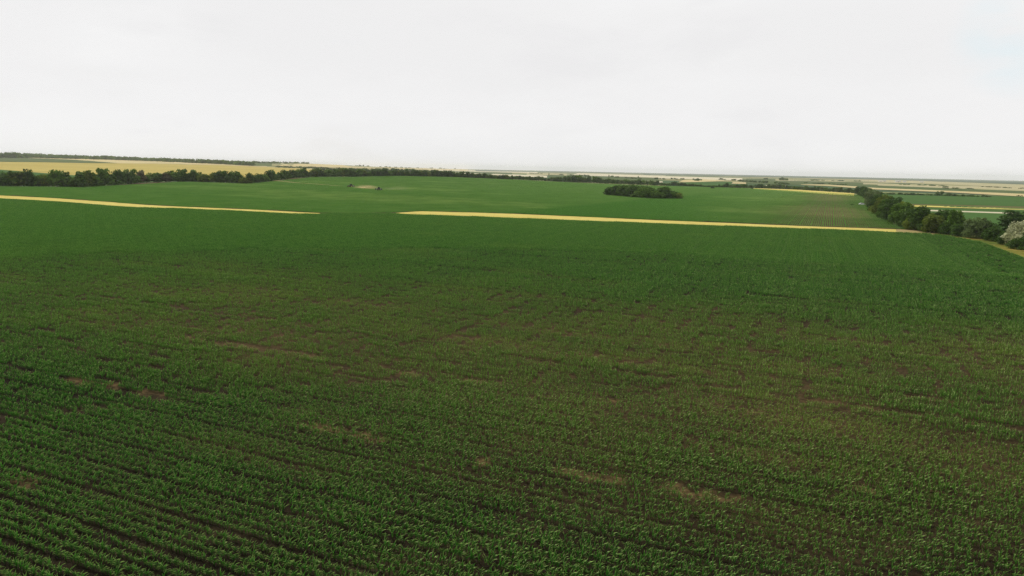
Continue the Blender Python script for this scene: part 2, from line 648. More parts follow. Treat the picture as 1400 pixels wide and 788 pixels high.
def edge_y(poly, x):
    return np.interp(x, poly[:, 0], poly[:, 1])


def edge_x(poly, y):
    o = np.argsort(poly[:, 1])
    return np.interp(y, poly[o, 1], poly[o, 0])


def in_field1(x, y):
    px_ = CX + FPX * x / (y * math.cos(PITCH) + 1)
    gapx = (px_ > 438) & (px_ < 540)
    ok = (y < edge_y(SN, x) * np.where(gapx, 1.0, 0.984) - 0.4) & (y > 18)
    ylow = EDGE1[:, 1].min()
    lim = np.where(y < ylow, EDGE1[:, 0].max() + (ylow - y) * -0.25 + 4, edge_x(EDGE1, y))
    return ok & (x < lim)


TOPA = [(-160, 252.0), (-40, 255.0), (0, 255.6), (60, 255.8), (110, 256.8), (150, 254.2), (182, 251.0), (215, 249.3), (262, 249.0), (340, 251.7), (362, 248.8), (402, 243.6),
        (440, 242.2), (480, 242.4), (540, 241.0), (620, 242.6), (700, 246.0), (760, 249.0), (850, 252.8), (905, 254.8), (960, 256.2), (1020, 257.8), (1090, 262.0), (1170, 266.8)]
TA = hit(*zip(*TOPA))


def in_field2(x, y):
    ok = (y > edge_y(SF, x) + 0.4) & (y < edge_y(TA, x) - 2)
    lim = np.where(y > RF[0, 1], RF[0, 0] + (y - RF[0, 1]) * 0.50, edge_x(RF, y)) - 0.5
    return ok & (x < lim)


BARE = [(785, 646, 26, 5), (835, 655, 26, 5), (800, 650, 40, 8), (915, 664, 16, 3), (985, 679, 30, 4), (940, 672, 40, 6), (440, 585, 34, 3), (505, 598, 26, 3), (110, 521, 22, 3), (155, 527, 16, 2), (205, 538, 26, 2.5), (945, 526, 28, 3),
        (835, 548, 16, 2), (1010, 560, 30, 2.5), (560, 512, 30, 2), (640, 520, 30, 2), (1150, 552, 40, 2), (40, 660, 24, 4), (1180, 668, 16, 3), (660, 632, 10, 4),
        (270, 465, 60, 1.2), (330, 474, 50, 1.2), (410, 486, 50, 1.2)]
BP = hit([b[0] for b in BARE], [b[1] for b in BARE])
BW = np.array([b[2] for b in BARE]) * np.linalg.norm(BP - [0, 0, H], axis=1) / FPX
BD = np.array([np.linalg.norm(at(b[0], b[1] - b[3]) - at(b[0], b[1] + b[3])) / 2 for b in BARE])
ROWD = np.array([-ROWN[1], ROWN[0]])          # along the rows of the near field


def along_across(x, y):
    return x * ROWD[0] + y * ROWD[1], x * ROWN[0] + y * ROWN[1]


def bare(x, y):
    """gaps where nothing came up, long with the rows"""
    x = np.asarray(x, float)
    y = np.asarray(y, float)
    m = np.zeros_like(x)
    for p, wd, dd in zip(BP, BW, BD):
        u, v = along_across(x - p[0], y - p[1])
        m = np.maximum(m, 1 - sstep(0.5, 1.15, np.sqrt((u / (wd * 1.3)) ** 2 + (v / max(dd * 0.8, 0.8)) ** 2)))
    u, v = along_across(x, y)
    return np.clip(m * sstep(0.22, 0.62, 0.4 * vnoise(u, v * 2.2, 1.7, 5) + 0.6 * vnoise(u, v * 1.6, 0.6, 6)) * 0.95, 0, 1)


def stress(x, y):
    """0 lush .. 1 thin and yellow, for the near field"""
    u, v = along_across(x, y)
    band = sstep(36, 58, v + 9 * (vnoise(x, y, 22, 8) - 0.5)) * (1 - sstep(76, 135, v + 20 * (vnoise(x, y, 30, 9) - 0.5)))
    s = 0.92 * band * (0.55 + 0.45 * vnoise(u, v * 3.0, 16, 12)) * (1 - 0.55 * sstep(-30, -90, x))
    s = s + 0.25 * sstep(0.68, 0.95, vnoise(u * 0.5, v * 2.2, 9, 14))
    return np.clip(s, 0, 1)


SP2 = [  # thin brown bands in the field beyond the strip, from the photograph: x, y, half width, half height
    (300, 258, 130, 4), (420, 264, 150, 5), (560, 272, 130, 5), (700, 280, 90, 4), (640, 277, 70, 4), (1080, 290, 110, 6), (1150, 294, 60, 6), (980, 287, 60, 6),
    (1120, 272, 80, 3.5), (1060, 273, 60, 3), (600, 260, 60, 3), (560, 258, 40, 2.5), (1000, 271, 60, 2.5), (740, 285, 30, 2), (450, 250, 60, 2), (655, 265.5, 95, 0.8), (980, 273.5, 180, 0.8), (620, 250, 90, 0.8), (600, 256, 120, 0.7), (420, 270, 160, 6), (560, 276, 120, 5),
    (1110, 288, 120, 8), (1130, 270, 70, 5), (330, 253, 90, 3)]


def stress2(x, y):
    z = terrain(x, y)
    px, py, _ = project(x, y, z)
    m = np.zeros_like(px)
    for (a, b, c, d) in SP2:
        m = np.maximum(m, 1 - sstep(0.35, 1.2, np.sqrt(((px - a) / c) ** 2 + ((py - b - 0.032 * (px - a)) / d) ** 2)))
    m = m * (0.6 + 0.5 * vnoise(x, y, 14, 21))
    m = m + 0.25 * sstep(0.6, 0.9, vnoise(x, y * 2.5, 60, 22))
    m = np.maximum(1.2 * m, 0.46) + 0.15 * sstep(480, 700, y)
    wedge = sstep(0, 6, (py - (291.5 - 0.095 * (px - 660))) ) * sstep(640, 690, px) * (1 - sstep(900, 1060, px))      # lusher corner
    m = m * (1 - 0.95 * wedge)
    return np.clip(m, 0, 1)


# soil sheets under the two crops
sa = np.radians(np.arange(-58, 58.1, 0.4))
sr = np.geomspace(17, 420, 230)
A2, R2 = np.meshgrid(sa, sr)
sx, sy = (np.sin(A2) * R2).ravel(), (np.cos(A2) * R2).ravel()
sz = terrain(sx, sy) + 0.0
I, J = np.meshgrid(np.arange(len(sr) - 1), np.arange(len(sa) - 1), indexing='ij')
n_ = len(sa)
q = np.stack([I * n_ + J, I * n_ + J + 1, (I + 1) * n_ + J + 1, (I + 1) * n_ + J], -1).reshape(-1, 4)
mid = np.stack([sx, sy], -1)[q].mean(1)
keep = (mid[:, 1] < edge_y(SN, mid[:, 0]) + 4)
dry1 = np.clip(np.maximum(bare(sx, sy), (0.30 + 0.5 * vnoise(sx, sy, 1.1, 17)) * stress(sx, sy)), 0, 1)
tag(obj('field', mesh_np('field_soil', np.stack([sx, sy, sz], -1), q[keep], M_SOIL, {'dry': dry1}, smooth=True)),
    'dark brown soil of the near maize field', None, kind='structure')
far2 = list(TOPA)
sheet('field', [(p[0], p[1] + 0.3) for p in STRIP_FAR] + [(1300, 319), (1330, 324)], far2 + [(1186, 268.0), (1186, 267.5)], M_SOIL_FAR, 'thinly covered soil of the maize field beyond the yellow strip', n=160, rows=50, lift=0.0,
      dry=lambda x, y: 0.8 * stress2(x, y))

# ------------------------------------------------------------------ parcels, from near to far
k = 10
sheet('field', [(p[0], p[1] + 0.4) for p in STRIP_NEAR[:k + 1]], STRIP_FAR[:k + 1], M_STRAW, 'narrow yellow strip of dry grass tapering to a point at its right end', n=120, rows=6, jit=0.6)
sheet('field', [(p[0], p[1] + 0.4) for p in STRIP_NEAR[12:]], STRIP_FAR[12:], M_STRAW, 'long yellow strip of dry grass running to the tree row', n=160, rows=6, jit=0.6)
sheet('track', [(1225, 317.3), (1258, 319.3), (1284, 322.6), (1300, 325.0)], [(1225, 313.6), (1256, 314.8), (1284, 319.2), (1300, 321.4)], M_TRACK, 'pale dirt track where the yellow strip meets the tree row', n=40, rows=6, jit=0.8)
sheet('verge', [(1284, 322.0), (1304, 326.0), (1326, 330.0), (1346, 335.0), (1362, 341.0), (1404, 356.5), (1480, 384)], [(1270, 314.0), (1296, 317.5), (1326, 321.0), (1346, 325.0), (1368, 331.0), (1408, 339.0), (1490, 356)], M_VERGE,
      'rough yellow green grass between the maize and the tree row', n=80, rows=14, jit=0.8)
sheet('verge', [(816, 268.6), (850, 271.2), (900, 273.4), (945, 274.6)], [(818, 266.4), (850, 264), (900, 266), (942, 272.6)], M_TRACK, 'bare tan ground around the island of trees', n=40, rows=8, jit=1.5)
# behind the hedge on the left
sheet('field', [(-150, 252), (0, 253.5), (80, 253.5), (150, 250)], [(-150, 224.5), (0, 231.8), (80, 238.0), (150, 243)], M_GREEN, 'green field between the hedge and the golden grain', n=50, rows=14)
sheet('field', [(-150, 225), (0, 232.2), (80, 238.4), (150, 243.0), (300, 245.5), (400, 240.5), (470, 237)], [(-150, 218.5), (0, 221.6), (60, 222.2), (110, 223.2), (160, 223.6), (230, 224.5), (300, 226.2), (360, 228.5), (436, 232.0)], M_GOLD,
      'golden field of ripe grain on the hillside', n=90, rows=30)
sheet('field', [(-150, 219), (0, 221.4), (60, 222.0), (110, 223.0), (160, 223.4)], [(-150, 212.5), (0, 215.8), (60, 216.8), (110, 219.0), (158, 223.0)], M_GREEN2, 'dull green wedge above the golden field', n=40, rows=10)
sheet('field', [(40, 216.3), (100, 218.6), (140, 221.6), (165, 223.6), (230, 224.2), (300, 226.0), (365, 228.2)], [(40, 215.9), (100, 216.8), (140, 217.6), (165, 218.6), (230, 221.2), (300, 224.2), (365, 227.4)], M_PALE,
      'pale ripe field under the wooded crest', n=60, rows=8)
sheet('field', [(172, 220.4), (215, 222.4), (262, 225.4)], [(172, 219.9), (215, 221.9), (262, 225.0)], M_TAN, 'thin dark line across the pale ripe field', n=30, rows=3)
sheet('field', [(340, 227.0), (380, 227.4), (402, 226.2)], [(345, 222.0), (380, 222.2), (400, 223.4)], M_GREEN2, 'pale green field between the crest woods', n=24, rows=6)
sheet('field', [(376, 227.8), (440, 228.6), (500, 230.2), (545, 232), (640, 235.0)], [(392, 223.8), (430, 224.4), (480, 226.4), (540, 229.2), (640, 231.8)], M_PALE, 'pale golden field on the far crest', n=60, rows=10)
# the plain on the right
for (nm, near, far, mat, lb) in [
    ('field', [(560, 235.2), (640, 238.2), (700, 241.2)], [(560, 232.6), (640, 234.4), (700, 236.4)], M_GREEN2, 'grey green field behind the far hedge'),
    ('field', [(600, 233.9), (668, 235.6)], [(600, 232.4), (668, 233.6)], M_CREAM, 'bleached strip left of the plain'),
    ('field', [(615, 237.0), (655, 238.4)], [(620, 235.6), (662, 236.6)], M_CREAM, 'short bleached strip behind the far hedge'),
    ('field', [(668, 239.5), (748, 243.2)], [(676, 237.6), (748, 240.6)], M_CREAM, 'bright bleached field above the hedge tops'),
    ('field', [(720, 239.4), (775, 240.4)], [(720, 236.4), (775, 237.6)], M_TAN, 'tan field beyond the bright bleached field'),
    ('field', [(640, 234.8), (735, 237.2)], [(640, 233.6), (735, 235.6)], M_CREAM, 'long bleached strip near the horizon'),
    ('field', [(752, 248.5), (900, 252.0)], [(752, 239.2), (900, 244.0)], M_GREEN2, 'soft green field behind the hedge trees'),
    ('field', [(780, 240.0), (910, 243.6)], [(790, 237.2), (910, 240.6)], M_CREAM, 'broad bleached band across the plain'),
    ('field', [(880, 249.6), (906, 250.4)], [(884, 247.6), (906, 248.4)], M_CREAM, 'small bleached patch beside the hedge'),
    ('field', [(900, 244.2), (1015, 247.2)], [(900, 240.8), (1015, 243.8)], M_CREAM, 'bleached band left of the far bushes'),
    ('field', [(926, 249.8), (960, 249.0), (990, 248.0)], [(934, 246.8), (960, 245.2), (990, 247.0)], M_PALE, 'small ripe field with a bush on it'),
    ('field', [(905, 256.0), (1000, 257.6)], [(925, 249.6), (1000, 248.6)], M_GREEN, 'mid green field behind the hedge'),
    ('field', [(1000, 251.4), (1020, 251.8)], [(1002, 249.4), (1020, 249.8)], M_PALE, 'small ripe patch in the plain'),
    ('field', [(1030, 259.6), (1090, 263.6), (1168, 268.4)], [(1030, 257.8), (1090, 259.8), (1168, 265.0)], M_STRAW, 'straw coloured headland below the far hedge'),
    ('field', [(1044, 255.0), (1076, 256.4)], [(1046, 253.2), (1076, 254.4)], M_CREAM, 'bleached sliver over the far hedge'),
    ('field', [(1095, 253.4), (1130, 254.6), (1172, 257.6)], [(1095, 252.4), (1130, 252.8), (1172, 255.4)], M_PALE, 'bright bleached field left of the tree row head'),
    ('field', [(1020, 251.5), (1200, 256.0)], [(1020, 244.4), (1200, 248.4)], M_GREEN2, 'mottled green parcels of the plain'),
    ('field', [(1190, 259.2), (1300, 263.6), (1420, 270.6)], [(1186, 256.2), (1300, 260.4), (1420, 266.2)], M_PALE, 'ripe band behind the low bush line'),
    ('field', [(1180, 256.6), (1410, 266.0)], [(1180, 253.0), (1410, 262.0)], M_GREEN2, 'olive band beyond the ripe band'),
    ('field', [(1180, 253.2), (1410, 262.2)], [(1180, 250.4), (1410, 257.2)], M_TAN, 'tan band of the plain'),
    ('field', [(1060, 247.2), (1240, 250.8), (1410, 257.4)], [(1060, 245.4), (1240, 248.2), (1410, 253.0)], M_TAN, 'pale tan band under the horizon woods'),
    ('field', [(1180, 281.0), (1262, 283.8), (1440, 290.0)], [(1186, 264.0), (1300, 266.5), (1440, 271.0)], M_GREEN, 'deep green field right of the tree row'),
    ('field', [(1236, 283.0), (1440, 288.2)], [(1236, 279.6), (1440, 284.0)], M_BROWNGREEN, 'thin brown margin of the green field'),
    ('field', [(1250, 283.6), (1440, 289.2)], [(1250, 281.6), (1440, 287.4)], M_STRAW, 'yellow line across the green field'),
    ('field', [(1230, 313.0), (1330, 322.0), (1420, 336.0)], [(1240, 283.9), (1330, 286.6), (1420, 289.4)], M_GREEN, 'green crop behind the tree row'),
    ('field', [(1245, 289.2), (1320, 291.4), (1392, 294.0)], [(1245, 287.2), (1320, 289.8), (1392, 292.2)], M_CREAM, 'pale track behind the tree row'),
]:
    sheet(nm, near, far, mat, lb, n=40, rows=8)
# woods along the horizon, read as one dark sheet of country
for near, far, lb in [
    ([(880, 238.9), (1080, 243.2), (1240, 246.8), (1410, 252.6)], [(880, 236.9), (1080, 240.9), (1240, 244.2), (1410, 248.4)], 'dark wooded country along the horizon on the plain'),
    ([(650, 234.2), (760, 236.0), (880, 238.2)], [(650, 232.6), (760, 234.5), (880, 236.9)], 'pale wooded country along the horizon in the middle')]:
    sheet('woodland', near, far, M_WOODFLOOR, lb, n=60, rows=6)

# ------------------------------------------------------------------ maize
WIND = np.array([0.95, 0.10])


def maize_arrays(plants, seed, nleaf, segs, width, hscale=1.0):
    """plants: list of (x, y, height). returns verts, quads, tint, along"""
    r = np.random.default_rng(seed)
    V, Q, T, A = [], [], [], []
    for (x0, y0, h) in plants:
        ptint = r.uniform(0, 1)
        base = r.uniform(0, 2 * PI)
        # stalk
        nl = max(3, int(nleaf + r.integers(-1, 2)))
        for l in range(nl):
            t = (l + 0.4) / nl
            azm = base + PI * l + r.normal(0, 0.45)
            d = np.array([math.cos(azm), math.sin(azm)])
            z0 = h * (0.10 + 0.46 * t)
            L = h * r.uniform(0.65, 1.0) * (1.0 - 0.35 * abs(t - 0.5))
            el = r.uniform(1.0, 1.35) if t < 0.75 else r.uniform(1.2, 1.5)
            bend = r.uniform(0.7, 1.7) if t < 0.75 else r.uniform(0.4, 1.3)
            pos = np.array([x0, y0, z0])
            ang = el
            hd = d.copy()
            pts = [pos.copy()]
            for s in range(segs):
                st = L / segs
                dd = hd * math.cos(ang)
                pos = pos + np.array([dd[0], dd[1], math.sin(ang)]) * st
                pts.append(pos.copy())
                ang -= bend / segs
                hd = hd + WIND * 1.3 / segs
                hd /= np.linalg.norm(hd)
            side = np.array([-d[1], d[0], 0.0])
            tw = r.uniform(-0.5, 0.5)
            side = side * math.cos(tw) + np.array([0, 0, math.sin(tw)])
            b = len(V)
            tn = np.clip(ptint * 0.6 + r.uniform(0, 0.5), 0, 1)
            for s, p in enumerate(pts):
                u = s / segs
                wd = width * (0.55 + 0.9 * u if u < 0.4 else 0.91 * (1 - ((u - 0.4) / 0.6) ** 1.6)) * r.uniform(0.9, 1.1)
                wd = max(wd, 0.004)
                V.append(p - side * wd / 2)
                V.append(p + side * wd / 2)
                T += [tn, tn]
                A += [u, u]
            for s in range(segs):
                Q.append((b + 2 * s, b + 2 * s + 1, b + 2 * s + 3, b + 2 * s + 2))
        # stalk as a thin square tube
        b = len(V)
        rs = 0.012
        for zz, rr in ((0, rs), (h * 0.62, rs * 0.6)):
            for (sxx, syy) in ((-1, -1), (1, -1), (1, 1), (-1, 1)):
                V.append(np.array([x0 + sxx * rr, y0 + syy * rr, zz]))
                T.append(ptint * 0.4)
                A.append(0.0)
        for s in range(4):
            Q.append((b + s, b + (s + 1) % 4, b + 4 + (s + 1) % 4, b + 4 + s))
    return np.array(V), np.array(Q), np.array(T), np.array(A)


protos = bpy.data.collections.new('maize_prototypes')    # not linked to the scene
NAMES = []


def proto(name, plants, seed, nleaf, segs, width):
    V, Q, T, A = maize_arrays(plants, seed, nleaf, segs, width)
    me = mesh_np(name, V, Q, M_MAIZE, {'tint': T, 'along': A}, smooth=True)
    o = bpy.data.objects.new('p%02d_%s' % (len(NAMES), name), me)
    protos.objects.link(o)
    NAMES.append(name)
    return len(NAMES) - 1


rp = np.random.default_rng(5)
SINGLE = [proto('maize_plant', [(0, 0, h)], 100 + i, 7, 5, 0.050) for i, h in enumerate((0.47, 0.53, 0.40, 0.56, 0.49, 0.43, 0.51, 0.48))]
ROW = 0.70
STEP = 0.150


def row_plants(length, x0, keep, hmin, hmax):
    out = []
    y = -length / 2 + 0.08
    while y < length / 2:
        if rp.uniform() < keep:
            out.append((x0 + rp.normal(0, 0.03), y + rp.normal(0, 0.03), rp.uniform(hmin, hmax)))
        y += STEP * rp.uniform(0.85, 1.15)
    return out


SEG = 3.0
SEG_LUSH = [proto('maize_row', row_plants(SEG, 0, 0.95, 0.40, 0.54), 200 + i, 5, 3, 0.055) for i in range(5)]
SEG_THIN = [proto('maize_row', row_plants(SEG, 0, 0.88, 0.32, 0.46), 220 + i, 5, 3, 0.050) for i in range(5)]
TILE_L, TILE_N = 6.0, 6


def tile_plants(keep, a, b):
    out = []
    for k_ in range(TILE_N):
        out += row_plants(TILE_L, (k_ - (TILE_N - 1) / 2) * ROW, keep, a, b)
    return out


TILE_LUSH = [proto('maize_tile', tile_plants(0.97, 0.46, 0.62), 240 + i, 4, 2, 0.080) for i in range(4)]
TILE_MID = [proto('maize_tile', tile_plants(0.92, 0.40, 0.54), 260 + i, 4, 2, 0.078) for i in range(3)]
TILE_THIN = [proto('maize_tile', tile_plants(0.82, 0.32, 0.46), 280 + i, 4, 2, 0.07) for i in range(3)]

PT, PR, PS, PI_, PST = [], [], [], [], []      # point, rotation about z, scale, prototype, stress


def put(x, y, rot, scale, idx, st):
    PT.append(np.stack([x, y, terrain(x, y)], -1))
    PR.append(rot)
    PS.append(scale)
    PI_.append(idx)
    PST.append(st)


def in_view(x, y, m=60):
    px, py, c = project(x, y, terrain(x, y))
    return (c > 5) & (px > -m) & (px < 1400 + m) & (py < 788 + m)


def lattice(du, dv, umax, vmin, vmax, heading):
    """points on rows: u along, v across"""
    u = np.arange(-umax, umax, du)
    v = np.arange(vmin, vmax, dv)
    if dv == ROW:                                  # drilled four rows at a pass
        v = v - 0.075 * ROW * (np.mod(np.round(v / ROW), 4) - 1.5)
    U, V = np.meshgrid(u, v)
    U, V = U.ravel(), V.ravel()
    e = np.array([math.sin(heading), math.cos(heading)])         # along the rows
    nrm = np.array([-e[1], e[0]])
    return U * e[0] + V * nrm[0], U * e[1] + V * nrm[1]


# near field: rows at a bearing of -65.3 degrees; the headland by the trees runs with the trees
HEAD1 = R(-67)
HEAD2 = R(24.7)
near_lim, seg_lim = 62.0, 175.0


def headland(x, y, HB_=0.0):
    lim = np.where(y < EDGE1[:, 1].min(), EDGE1[:, 0].max() + 4, edge_x(EDGE1, y))
    return (lim - x) < 17.0 + HB_ + 3 * (vnoise(x, y, 40, 61) - 0.5)


def vee(x, y):
    return np.hypot(x, y)


def streak(x, y, heading=HEAD1):
    """passes of the drill stand a little taller or shorter along their whole length"""
    u = x * math.sin(heading) + y * math.cos(heading)
    v = x * math.cos(heading) - y * math.sin(heading)
    return 0.86 + 0.14 * vnoise(u / 70, v / 1.6, 1, 81) + 0.14 * vnoise(u / 120, v / 6.0, 1, 82)


# single plants
x, y = lattice(STEP, ROW, 140, -70, 70, HEAD1)
r_ = rng
wob = 0.25 * (vnoise(x, y, 6, 41) - 0.5)
x = x + r_.normal(0, 0.05, len(x)) + wob * ROWN[0]
y = y + r_.normal(0, 0.05, len(x)) + wob * ROWN[1]
d = vee(x, y)
ok = (d < near_lim) & (y > 5) & in_view(x, y, 90) & in_field1(x, y)
x, y = x[ok], y[ok]
st = stress(x, y)
gap = bare(x, y)
u_, v_ = along_across(x, y)
tram = (np.abs((v_ + 3) % 27.0 - 13.5) < 0.35).astype(float)
pk = 0.96 - 0.10 * st - 0.62 * gap - 0.40 * tram - 0.22 * sstep(0.66, 0.85, vnoise(u_ * 0.35, v_ * 1.4, 1.0, 71))
ok = r_.uniform(size=len(x)) < pk
x, y, st = x[ok], y[ok], st[ok]
sc = (0.98 - 0.20 * st) * r_.uniform(0.80, 1.15, len(x)) * (0.88 + 0.24 * vnoise(x, y, 5, 72)) * streak(x, y)
idx = r_.choice(SINGLE, len(x))
rot = r_.normal(0, 0.35, len(x))
# the 300 plants that show largest become objects of their own
px, py, cdep = project(x, y, terrain(x, y) + 0.3)
vis = (px > 4) & (px < 1396) & (py > 20) & (py < 782)
size = np.where(vis, sc / cdep, 0)
order = np.argsort(-size)
top, rest = order[:300], order[300:]
for i in top:
    o = bpy.data.objects.new('maize_plant', protos.objects[int(idx[i])].data)
    link(o)
    o.location = (x[i], y[i], float(terrain(x[i], y[i])))
    o.rotation_euler = (0, 0, rot[i])
    o.scale = (sc[i],) * 3
    tag(o, 'young green maize plant standing in the nearest rows of the field', 'maize plant', 'maize plants of the nearest rows')
put(x[rest], y[rest], rot[rest], sc[rest], idx[rest], st[rest])

# row pieces of 3 m
def rows_zone(inside, heading, dmin, dmax, stf):
    x, y = lattice(SEG, ROW, 420, -420, 420, heading)
    jx = r_.uniform(-0.6, 0.6, len(x))
    x = x + jx * math.sin(heading)
    y = y + jx * math.cos(heading)
    d = vee(x, y)
    ok = (d >= dmin) & (d < dmax) & (y > 5)
    x, y = x[ok], y[ok]
    ok = in_view(x, y) & inside(x, y)
    x, y = x[ok], y[ok]
    st = stf(x, y)
    gap = bare(x, y)
    ok = r_.uniform(size=len(x)) > 0.6 * gap + 0.012 + 0.015 * st + 0.5 * (np.abs((along_across(x, y)[1] + 3) % 27.0 - 13.5) < 0.4)
    x, y, st = x[ok], y[ok], st[ok]
    thin = r_.uniform(size=len(x)) < st * 0.6
    idx = np.where(thin, r_.choice(SEG_THIN, len(x)), r_.choice(SEG_LUSH, len(x)))
    rot = -heading + np.where(r_.uniform(size=len(x)) < 0.5, 0, 0) + r_.normal(0, 0.012, len(x))
    put(x, y, rot, (1.02 - 0.12 * st) * r_.uniform(0.9, 1.1, len(x)) * (0.87 + 0.26 * vnoise(x, y, 7, 73)) * streak(x, y), idx, st)


rows_zone(lambda a, b: in_field1(a, b) & ~headland(a, b), HEAD1, near_lim, seg_lim, stress)
rows_zone(lambda a, b: in_field1(a, b) & headland(a, b, 1.5), HEAD2 + R(-3), near_lim, 330, lambda a, b: 0 * a)


# tiles of six rows
def tiles_zone(inside, heading, dmin, dmax, stf, edge=True):
    x, y = lattice(TILE_L, ROW * TILE_N, 1500, -1500, 1500, heading)
    d = vee(x, y)
    ok = (d >= dmin) & (d < dmax) & (y > 5) & (np.abs(x) < y * 0.95 + 40)
    x, y = x[ok], y[ok]
    ok = in_view(x, y)
    x, y = x[ok], y[ok]
    e = np.array([math.sin(heading), math.cos(heading)])
    nrm = np.array([-e[1], e[0]])
    full = np.ones(len(x), bool)
    for su in (-1, 1):
        for sv in (-1, 1):
            full &= inside(x + su * e[0] * TILE_L / 2 + sv * nrm[0] * ROW * 2.6, y + su * e[1] * TILE_L / 2 + sv * nrm[1] * ROW * 2.6)
    part = ~full
    # pieces along the margins are laid row by row
    xs, ys = [], []
    for a in (-1, 1):
        for b in range(TILE_N):
            xs.append(x[part] + e[0] * a * SEG / 2 + nrm[0] * (b - 2.5) * ROW)
            ys.append(y[part] + e[1] * a * SEG / 2 + nrm[1] * (b - 2.5) * ROW)
    xs, ys = np.concatenate(xs), np.concatenate(ys)
    ok = inside(xs, ys) & in_view(xs, ys)
    xs, ys = xs[ok], ys[ok]
    put(xs, ys, np.full(len(xs), -heading), r_.uniform(0.9, 1.1, len(xs)), r_.choice(SEG_LUSH, len(xs)), stf(xs, ys))
    x, y = x[full], y[full]
    st = stf(x, y)
    rr = st + r_.normal(0, 0.10, len(x))
    idx = np.where(rr > 0.68, r_.choice(TILE_THIN, len(x)), np.where(rr > 0.30, r_.choice(TILE_MID, len(x)), r_.choice(TILE_LUSH, len(x))))
    rot = -heading + np.where(r_.uniform(size=len(x)) < 0.5, 0.0, 0.0)
    put(x, y, rot, 1.02 + 0.08 * vnoise(x, y, 25, 74) + 0.10 * (streak(x, y, heading) - 0.86) / 0.28, idx, st)


tiles_zone(lambda a, b: in_field1(a, b) & ~headland(a, b), HEAD1, seg_lim - 3.5, 520, stress)
N1 = sum(len(a) for a in PT)
tiles_zone(in_field2, HEAD2, 230, 1250, stress2)

PTa = np.concatenate(PT)
print('maize instances', len(PTa), 'near field', N1)


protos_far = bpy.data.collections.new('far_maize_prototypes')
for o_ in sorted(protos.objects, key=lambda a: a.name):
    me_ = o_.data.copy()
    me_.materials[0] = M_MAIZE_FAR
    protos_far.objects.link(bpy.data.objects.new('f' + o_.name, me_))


def crop(name, sel, label, protos=protos, mat=M_MAIZE):
    P = PTa[sel]
    me = bpy.data.meshes.new(name)
    me.vertices.add(len(P))
    me.vertices.foreach_set('co', P.astype(np.float32).ravel())
    for nm, arr, typ in (('rotz', PR, 'FLOAT'), ('size', PS, 'FLOAT'), ('proto', PI_, 'INT'), ('stress', PST, 'FLOAT')):
        a = me.attributes.new(nm, typ, 'POINT')
        v = np.concatenate(arr)[sel]
        a.data.foreach_set('value', v.astype(np.int32 if typ == 'INT' else np.float32))
    me.materials.append(mat)
    o = obj(name, me)
    tag(o, label, 'crop', kind='stuff')
    ng = bpy.data.node_groups.new(name, 'GeometryNodeTree')
    ng.interface.new_socket('Geometry', in_out='INPUT', socket_type='NodeSocketGeometry')
    ng.interface.new_socket('Geometry', in_out='OUTPUT', socket_type='NodeSocketGeometry')
    N = ng.nodes.new
    gi, go = N('NodeGroupInput'), N('NodeGroupOutput')
    m2p = N('GeometryNodeMeshToPoints')
    iop = N('GeometryNodeInstanceOnPoints')
    ci = N('GeometryNodeCollectionInfo')
    ci.inputs['Collection'].default_value = protos
    ci.inputs['Separate Children'].default_value = True
    ci.inputs['Reset Children'].default_value = True

    def named(nm, typ):
        nd = N('GeometryNodeInputNamedAttribute')
        nd.data_type = typ
        nd.inputs['Name'].default_value = nm
        return nd.outputs['Attribute']
    cx = N('ShaderNodeCombineXYZ')
    L = ng.links.new
    L(named('rotz', 'FLOAT'), cx.inputs['Z'])
    L(gi.outputs[0], m2p.inputs['Mesh'])
    L(m2p.outputs[0], iop.inputs['Points'])
    L(ci.outputs[0], iop.inputs['Instance'])
    iop.inputs['Pick Instance'].default_value = True
    L(named('proto', 'INT'), iop.inputs['Instance Index'])
    e2r = N('FunctionNodeEulerToRotation')
    L(cx.outputs[0], e2r.inputs[0])
    L(e2r.outputs[0], iop.inputs['Rotation'])
    L(named('size', 'FLOAT'), iop.inputs['Scale'])
    L(iop.outputs[0], go.inputs[0])
    md = o.modifiers.new('scatter', 'NODES')
    md.node_group = ng
    return o


ar = np.arange(len(PTa))
crop('maize_crop', ar < N1, 'rows of young green maize filling the near field')
crop('maize_crop', ar >= N1, 'rows of young maize in the field beyond the yellow strip', protos_far, M_MAIZE_FAR)


